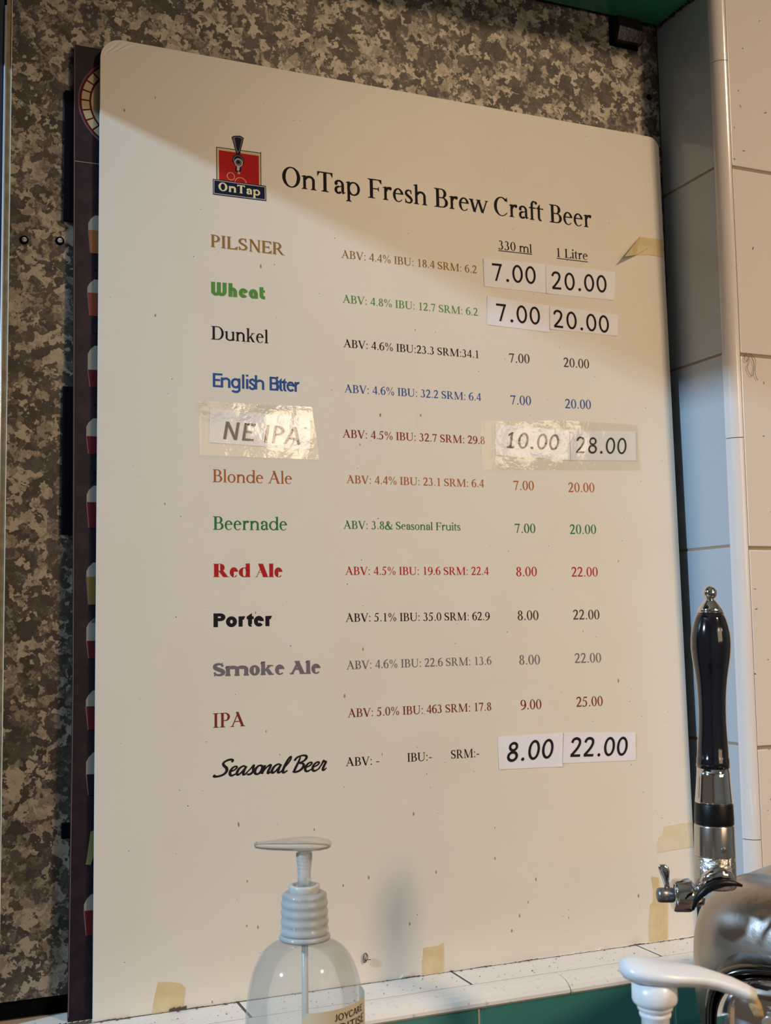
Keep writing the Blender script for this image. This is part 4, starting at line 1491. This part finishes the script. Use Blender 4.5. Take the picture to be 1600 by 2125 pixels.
ck = empty('corner_block', (.587, BACK, 1.018))
tag(ck, 'small dark brown block on the metal wall under the green soffit', 'block')
bm = bmesh.new()
pr = [(-.0186, .000), (.0186, .000), (.0186, -.010), (-.0186, -.010)]
me = bpy.data.meshes.new('body')
vs = [(-.0150, -.001, -.0155), (.0186, -.001, -.0155), (.0186, -.001, .0140), (-.0150, -.001, .0140), (-.0140, -.0150, -.0010), (.0176, -.0150, -.0030), (.0186, -.0090, .0140), (-.0130, -.0090, .0140), (-.0150, -.0110, -.0155), (.0186, -.0110, -.0155)]
me.from_pydata(vs, [], [(3, 2, 1, 0), (0, 1, 9, 8), (8, 9, 5, 4), (4, 5, 6, 7), (7, 6, 2, 3), (0, 8, 4, 7, 3), (1, 2, 6, 5, 9)])
me.update()
link('body', me, M['clip'], ck)
link('backplate', box_me(-.0186, .0190, -.0015, -.0004, -.0185, .0140), M['dark'], ck)

# cobweb dirt in the corner under the soffit
rnd = random.Random(3)
ww = empty('cobweb', (.632, -.02, 1.029))
tag(ww, 'black cobweb dirt along the joint of green soffit and right tiles', 'cobweb')
for k in range(16):
    yk = -.052 + k * .0050
    p = [(rnd.uniform(-.0012, .0006), yk + .018 + rnd.uniform(-.003, .003), rnd.uniform(-.006, .004)) for _ in range(4)]
    tube('strand', [(-.0012 + .0002 * q, yk + .020 + rnd.uniform(-.002, .004) * q, .0035 - rnd.uniform(.0006, .0022) * q) for q in range(4)], [.0012, .0010, .0007, .0003], M['speck'] if k % 3 == 0 else M['rubber'], ww, n=5)


def strand(name, lab, base, pts, r_, m, cat_='hair'):
    e_ = empty(name, base)
    tag(e_, lab, cat_)
    for k, ps in enumerate(pts):
        tube('strand', [(p[0], p[1], p[2]) for p in cat(ps, 5)], r_, m, e_, n=5)


X0 = .6505
strand('hair_wisp', 'thin dark hair wisp hanging from a white tile joint on the right wall', (X0, -.0714, .628),
       [[(0, 0, 0), (.004, -.001, -.008), (.001, -.001, -.016), (.007, -.001, -.024), (.010, -.001, -.012), (.006, -.001, -.002)],
        [(.002, 0, .001), (-.002, -.001, -.006), (.001, -.001, -.009), (.004, -.001, -.004)],
        [(.006, 0, 0), (.012, -.001, -.006), (.011, -.001, -.020), (.014, -.001, -.028)]], .00022, M['speck'])
P = Vector((.2435, .0015, .0480))
strand('dust_fluff', 'small dark fluff curl on the board at the right shoulder of the clear bottle', P,
       [[(0, -.002, .003), (.002, -.003, .0045), (.004, -.003, .001), (.0015, -.002, -.004), (-.0005, -.002, -.001), (.0015, -.002, .003)],
        [(.001, -.002, -.003), (.003, -.003, -.0015), (.007, -.002, -.002)], [(.0, -.002, .002), (.001, -.003, -.002), (.003, -.002, .002), (.002, -.003, .004)]], .0004, M['speck'], 'fluff')

vs, fs = [], []
rr = random.Random(11)
for i in range(26):
    if i < 17:
        x, z = rr.uniform(.646, .70), rr.uniform(.15, .85)
    else:
        x, z = rr.uniform(.646, .70), rr.uniform(.85, 1.1)
    n = len(vs)
    a, l_, w_ = rr.uniform(0, PI), rr.uniform(.0005, .0017), rr.uniform(.0002, .0005)
    for dx, dz in ((-l_, -w_), (l_, -w_), (l_, w_), (-l_, w_)):
        vs.append((x + dx * math.cos(a) - dz * math.sin(a), -.0706, z + dx * math.sin(a) + dz * math.cos(a)))
    fs.append(tuple(range(n, n + 4)))
o = mesh('dirt_specks', vs, fs, M['speck'], wf)
o['kind'] = 'stuff'
vs, fs = [], []
for i in range(170):
    x, yk = rr.uniform(-.12, .62), rr.uniform(-.041, -.002) if i > 70 else rr.uniform(-.0035, -.0002)
    n = len(vs)
    r_ = rr.uniform(.0003, .0009) * (1.6 if i < 70 else 1)
    for k in range(6):
        vs.append((x + r_ * rr.uniform(.6, 1.6) * math.cos(k), yk + r_ * .7 * math.sin(k), .02515 + (.0006 if k % 2 else .0)))
    fs.append(tuple(range(n, n + 6)))
o = mesh('crumbs', vs, fs, M['speck'], sill)
o['kind'] = 'stuff'
# crumbling dark joint line where the board meets the sill
vs, fs = [], []
for i in range(150):
    x = -.10 + i * .0050
    n = len(vs)
    hgt = .0006 + .0016 * max(0, noise.noise((x * 40, 0, 0))) + (.003 if abs(x - .07) < .006 or abs(x + .02) < .02 else 0)
    vs += [(x, -.0008, .02502), (x + .0050, -.0008, .02502), (x + .0050, -.0009, .02502 + hgt), (x, -.0009, .02502 + hgt * .7)]
    fs.append((n, n + 1, n + 2, n + 3))
o = mesh('dirt_line', vs, fs, M['speck'], sill)
o['kind'] = 'stuff'

# ------------------------------------------------------------------ clear pump bottle
BX, BY = .1000, -.2620
bot = empty('pump_bottle', (BX, BY, CTOP))
tag(bot, 'clear plastic pump bottle with ribbed collar standing in front of the board', 'bottle')
Z = lambda z: z - CTOP
R0 = .0392
sh = []
for k in range(13):          # domed shoulder
    a = PI / 2 * k / 12
    sh.append((.0160 + (R0 - .0160) * math.cos(a) ** .9, Z(.094) + .0485 * math.sin(a)))
body = [(.030, .0005), (.0365, .002), (R0, .008)] + [(R0, .03), (R0, Z(.06)), (R0, Z(.085))] + sh + [(.0160, Z(.1450)), (.0170, Z(.1455)), (.0170, Z(.1472)), (.0150, Z(.148)), (.0145, Z(.170))]
lathe('bottle_body', body, M['clear'], bot, n=64, capb=True, capt=False)
lathe('neck_ring', [(.0152, Z(.1445)), (.0166, Z(.1450)), (.0172, Z(.1464)), (.0166, Z(.1480)), (.0152, Z(.1484))], M['frosted'], bot, n=48)
cap_p = []
for k in range(25):
    z = .1492 + (.0236) * k / 24
    cap_p.append((.0160 - .0008 * k / 24 + .00035 * math.sin(k * PI / 3), Z(z)))
cap_p += [(.0148, Z(.1742)), (.0132, Z(.1752)), (.0108, Z(.1754))]
cap_o = lathe('collar', cap_p, M['frosted'], bot, n=56, capb=False)
lathe('neck_thread', [(.0146, Z(.150)), (.0146, Z(.1725))], M['frosted'], cap_o, n=40, capb=False, capt=False)
lathe('white_plug', [(.0104, Z(.1735)), (.0105, Z(.1790)), (.0102, Z(.1800)), (.0078, Z(.1804)), (.0074, Z(.1792)), (.0060, Z(.179))], M['frosted_white'], bot, n=40)['label'] = 'milky white plug'
stem_p = [(.0045, Z(.1788)), (.0044, Z(.188))]
for k in range(13):
    stem_p.append((.0044 + .0011 * k / 12 + .0002 * math.sin(k * PI / 1.5), Z(.1885 + .0098 * k / 12)))
stem_p.append((.0054, Z(.2010)))
lathe('pump_stem', stem_p, M['frosted'], bot, n=32)
lathe('dip_tube', [(.0022, .006), (.0022, Z(.178))], M['frosted_white'], bot, n=16)
rv, fv = Vector((RX.x, RX.y, 0)).normalized(), Vector((FX.x, FX.y, 0)).normalized()
px = .77 / 2387.7
secs = []
for xp, t, b, dd in ((689, 1752, 1753, .001), (687, 1747, 1759, .006), (680, 1743, 1763, .0095), (665, 1739.5, 1766, .0122), (648, 1737, 1767.5, .0128), (628, 1736.5, 1767.5, .0125), (605, 1738, 1767, .0110), (580, 1740, 1766, .0085), (560, 1742.5, 1765, .0062), (545, 1744.5, 1763, .0048), (534, 1746, 1761, .0042), (529, 1748, 1759.5, .0036)):
    c = rv * ((xp - 631) * px) + Vector((0, 0, Z(.2067 - ((t + b) / 2 - 1752) * px)))
    secs.append((c, fv * dd, Vector((0, 0, (b - t) / 2 * px * .86))))
sp = loft('pump_head', secs, M['frosted_tan'], bot, n=24)
sp['label'] = 'yellowed translucent pump head'
tube('nozzle_crust', [rv * ((534 - 631) * px) + Vector((0, 0, Z(.2067))), rv * ((528 - 631) * px) + Vector((0, 0, Z(.2062)))], [.0022, .0016], M['crust'], bot)

# wrap-around label; angle 0 faces the camera, positive to the right
view = (Vector((BX, BY, 0)) - Vector((CAMLOC.x, CAMLOC.y, 0))).normalized()
rgt = Vector((-view.y, view.x, 0)) * -1


def cyl(ang, z, r_):
    d = -view * math.cos(ang) + rgt * math.sin(ang)
    return (d.x * r_, d.y * r_, z)


LR = R0 + .0003
vs, fs = [], []
n = 30
a0, a1 = math.radians(-3), math.radians(112)
for k in range(n + 1):
    a = a0 + (a1 - a0) * k / n
    top = Z(.1095) - (.003 if k == 0 else 0)
    vs += [cyl(a, .012, LR), cyl(a, top, LR)]
for k in range(n):
    fs.append((2 * k, 2 * k + 2, 2 * k + 3, 2 * k + 1))
lb = mesh('product_label', vs, fs, M['label'], bot, smooth=True)
lb['label'] = 'cream wrap-around label with dark lettering'
bend = lambda p: cyl(p[0], p[2], LR + .0003)
letters('name_lettering', "JOYCARE'", 'futura', M['ink'], math.radians(28), Z(.1024), math.radians(70), Z(.1024), .0042, lb, bend=bend)
letters('second_lettering', 'CONDITISE', 'futura', M['ink2'], math.radians(4), Z(.0948), math.radians(72), Z(.0948), .0056, lb, bend=bend)
vs, fs = [], []
for k in range(n + 1):
    a = math.radians(-75) + math.radians(-18) * k / n
    vs += [cyl(a, .012, LR), cyl(a, Z(.0985), LR)]
for k in range(n):
    fs.append((2 * k + 1, 2 * k + 3, 2 * k + 2, 2 * k))
mesh('label_edge', vs, fs, M['frosted_white'], bot, smooth=True)

# ------------------------------------------------------------------ white pump in the foreground
D2 = .60
q2 = D2 / 2387.7
WC = Vector((.2144, -.4936, 0))
wp = empty('white_pump_bottle', (WC.x, WC.y, CTOP))
tag(wp, 'bottle with a white lotion pump whose spout crosses the chrome tap', 'bottle')
zc = lambda yp: Z(.35488 - (yp - 1290) * q2 * 1.0)      # image height to local height at this distance
Zt = .1653                                             # world height of image row 2040
zr = lambda yp: Z(Zt - (yp - 2040) * q2)
secs = []
for xp, t, b, dd in ((1287, 2006, 2012, .001), (1289, 1999, 2020, .005), (1295, 1992, 2028, .0088), (1310, 1988.5, 2035, .0122), (1335, 1989, 2040, .0140), (1365, 1994, 2043, .0142), (1395, 2000, 2045, .0132), (1425, 2004.5, 2046.5, .0112), (1455, 2010, 2049.5, .0090), (1485, 2019.5, 2055.5, .0075), (1515, 2032, 2064, .0066), (1545, 2046, 2075.5, .0060), (1562, 2056, 2082, .0057)):
    c = rv * ((xp - 1358) * q2) + Vector((0, 0, zr((t + b) / 2)))
    secs.append((c, fv * dd, Vector((0, 0, (b - t) / 2 * q2)) + rv * (.0016 if xp > 1500 else 0)))
loft('pump_head', secs, M['white_plastic'], wp, n=28)
lathe('actuator_skirt', [(.0060, zr(2034)), (.0116, zr(2038)), (.0117, zr(2072)), (.0112, zr(2078)), (.0098, zr(2083)), (.0080, zr(2084))], M['white_plastic'], wp, n=40)
lathe('pump_stem', [(.0088, zr(2082)), (.0092, zr(2086)), (.0090, zr(2092)), (.0078, zr(2095)), (.0078, zr(2099)), (.0083, zr(2101)), (.0080, zr(2106)), (.0072, zr(2109)), (.0071, zr(2165))], M['white_plastic'], wp, n=36)
lathe('collar', [(.0165, zr(2260)), (.0168, zr(2180)), (.0150, zr(2166)), (.0072, zr(2164))], M['white_plastic'], wp, n=40)
zb = zr(2262)
lathe('bottle_body', [(.030, 0), (.036, .003), (.037, .010), (.037, zb - .040), (.032, zb - .020), (.020, zb - .006), (.0160, zb), (.0140, zb)], M['white_plastic'], wp, n=48)
tip = rv * ((1560 - 1358) * q2) + Vector((0, 0, zr(2076)))
tube('dried_drip', [tip + rv * .0 + Vector((0, 0, .0015)), tip + rv * .0016 + Vector((0, 0, -.0035)), tip + rv * .0030 + Vector((0, 0, -.0070)), tip + rv * .0048 + Vector((0, 0, -.0095))], [.0026, .0032, .0027, .0012], M['crust'], wp, n=10)['label'] = 'tan crust hanging from the spout'

# ------------------------------------------------------------------ chrome beer tap
TB, TT = Vector((.3992, -.31, .1550)), Vector((.4049, -.31, .3727))
ax = (TT - TB)
LEN = ax.length
tap = empty('beer_tap', (.470, -.30, CTOP))
tag(tap, 'chrome beer tap with black lever handle and round tower at the lower right', 'beer tap')


def rel(mw):
    return Matrix.Translation(-tap.location) @ mw


TF = rel(along(TB, ax, (0, 1, 0)))
ty = lambda yp: (1848 - yp) / (1848 - 1231) * LEN
q3 = .846 / 2387.7


def tl(name, rows, m, parent=tap, n=48, **k):
    return lathe(name, [(r_ * q3, ty(y_)) for r_, y_ in rows][::-1] if rows[0][1] < rows[-1][1] else [(r_ * q3, ty(y_)) for r_, y_ in rows], m, parent, TF if parent is tap else None, n, **k)


hd = empty('handle', mw=TF)
hd.parent = tap
ball = [(14.8 * math.sin(PI * k / 14), 1231 + 14.8 * math.cos(PI * k / 14)) for k in range(15)][::-1]
ball[0] = (.3, ball[0][1])
ball[-1] = (.3, ball[-1][1])
tl('ball_finial', ball, M['chrome'], hd)
tl('chrome_cone', [(7, 1242), (8.5, 1245), (14, 1250), (19.5, 1257), (24, 1264), (28, 1273)], M['chrome'], hd)
tl('black_grip', [(27.5, 1273), (32, 1285), (36.5, 1300), (39.8, 1316), (41, 1330), (41, 1345), (39.8, 1360), (37.8, 1375), (35, 1392), (32.4, 1410), (30.2, 1430), (28.8, 1452), (28.2, 1475), (28.4, 1500), (29.6, 1525), (31.2, 1550), (32.2, 1573), (33.3, 1575), (33.6, 1585), (34.4, 1593)], M['black_plastic'], hd)
tl('chrome_ferrule', [(33.2, 1593), (34, 1612), (35.6, 1635), (37.2, 1655), (38.2, 1664), (37.6, 1667)], M['chrome'], hd)
tl('black_ring', [(37.6, 1666), (38.8, 1669), (40.2, 1700), (40.0, 1708), (38.6, 1711)], M['rubber'], hd)
tl('upper_body', [(39.6, 1710), (40.6, 1713), (41.4, 1772), (41.4, 1774)], M['chrome_dull'])
tl('pitted_body', [(41.0, 1774), (41.6, 1775), (42.2, 1826), (42.4, 1834), (40.0, 1838)], M['chrome_rough'])
# small round screw on the body
mw = rel(along(TB + ax * ((1848 - 1755) / 617) + Vector((-view.x, -view.y, 0)) * (41.2 * q3) + rv * .0014, -view))
lathe('body_screw', [(.0022, -.0004), (.0022, .0003), (.0016, .0006)], M['steel_grey'], tap, mw, 18)

# drum-shaped tower head whose end cap looks left and forward
D3 = .835
o_ = CAMLOC + FX * D3


def at(xp, yp, d=D3):
    return CAMLOC + FX * d + RX * ((xp - 800) / 2387.7 * d) - UX * ((yp - 1062.5) / 2387.7 * d)


DA = (-FX * .70 - RX * .70 + Vector((0, 0, .04))).normalized()
DC = at(1622, 2040, .862)
DF = rel(along(DC, DA))
RD = 208 * .84 / 2387.7


def boxy(name, prof, m, mw, p=3.0, n=96, capt=True):
    """like a lathe, with a softly squared cross-section"""
    vs, fs = [], []
    for r_, z in prof:
        for k in range(n):
            a = 2 * PI * k / n
            c, s_ = math.cos(a), math.sin(a)
            q = (abs(c) ** p + abs(s_) ** p) ** (-1 / p)
            vs.append((r_ * q * c, r_ * q * s_, z))
    for i in range(len(prof) - 1):
        for k in range(n):
            q = (k + 1) % n
            fs.append((i * n + k, i * n + q, (i + 1) * n + q, (i + 1) * n + k))
    if capt:
        fs.append(tuple((len(prof) - 1) * n + k for k in range(n)))
    return mesh(name, vs, fs, m, tap, mw, True)


drum = [(RD * .80, -.20), (RD * .96, -.17), (RD, -.14), (RD, -.030), (RD * 1.012, -.026), (RD * 1.012, -.018), (RD * .995, -.014), (RD * .985, -.006), (RD * .955, .004), (RD * .90, .013), (RD * .83, .020), (RD * .72, .0262), (RD * .58, .0305), (RD * .40, .0335), (RD * .20, .0350), (RD * .01, .0355)]
boxy('drum_tower', drum, M['drum_metal'], DF)
HA = (-FX * .88 - RX * .42 + Vector((0, 0, .03))).normalized()
HF = rel(along(at(1626, 2112, .845), HA))
RH = 148 * .80 / 2387.7
boxy('hub_ring', [(RH * .97, -.02), (RH, .01), (RH, .036), (RH * .985, .0410), (RH * .95, .0440), (RH * .90, .0440), (RH * .87, .0400), (RH * .86, .034)], M['chrome_smoked'], HF, capt=False)  # dark tone of this ring stands in for a dark reflection
boxy('hub_dome', [(RH * .865, .026), (RH * .86, .0385)] + [(RH * .85 * math.cos(PI / 2 * k / 12) + .0003, .0405 + .020 * math.sin(PI / 2 * k / 12)) for k in range(13)], M['chrome'], HF, 2.6)
# column from drum down to the counter
cb = DC - DA * .095
lathe('tower_column', [(.050, CTOP), (.050, CTOP + .006), (.034, CTOP + .012), (.031, DC.z - .03)], M['chrome'], tap, rel(Matrix.Translation((cb.x, cb.y, 0))), 48)

# gasket between tap and drum
g_pts = [at(x, yk, .812) for x, yk in ((1438, 1888), (1443, 1872), (1452, 1858), (1466, 1845), (1484, 1836), (1504, 1832), (1524, 1833), (1540, 1838))]
tube('gasket', [p - tap.location for p in g_pts], [.0010, .0018, .0026, .0032, .0032, .0026, .0018, .0010], M['rubber'], tap, n=12)
# elbow flange
el = [at(x, yk, .822) for x, yk in ((1456, 1842), (1470, 1824), (1489, 1813), (1508, 1820), (1522, 1836))]
tube('elbow_flange', [p - tap.location for p in el], [.003, .0052, .0066, .0056, .003], M['chrome'], tap, n=20)

# little side valve
va = at(1452, 1858, .838)
vd = (-RX + Vector((0, 0, .01))).normalized()
VF = rel(along(va, vd))
c3 = .838 / 2387.7
vl = empty('side_valve', mw=VF)
vl.parent = tap
lathe('valve_body', [(r_ * c3, l_ * c3) for r_, l_ in ((20, -6), (22, 2), (24, 10), (24, 16), (31, 17), (33, 20), (33.5, 24), (33.5, 50), (32, 54), (27, 57))], M['chrome'], vl, n=40)
lathe('valve_pin', [(r_ * c3, l_ * c3) for r_, l_ in ((15, 55), (15, 82), (13.5, 87), (8, 89))], M['steel_grey'], vl, n=28)
lv = [at(x, yk, .838) for x, yk in ((1384.5, 1842), (1383, 1832), (1381, 1820), (1379, 1808), (1376.5, 1799), (1375, 1794))]
inv = (Matrix.Translation(tap.location) @ VF).inverted()
secs = []
for p, a, b in zip(lv, (5.5, 6, 8.2, 11, 11, 5), (5, 4, 4, 4, 3.6, 2)):
    secs.append((inv @ p, (inv.to_3x3() @ RX) * a * c3, (inv.to_3x3() @ FX) * b * c3))
loft('valve_lever', secs, M['chrome'], vl, n=20)
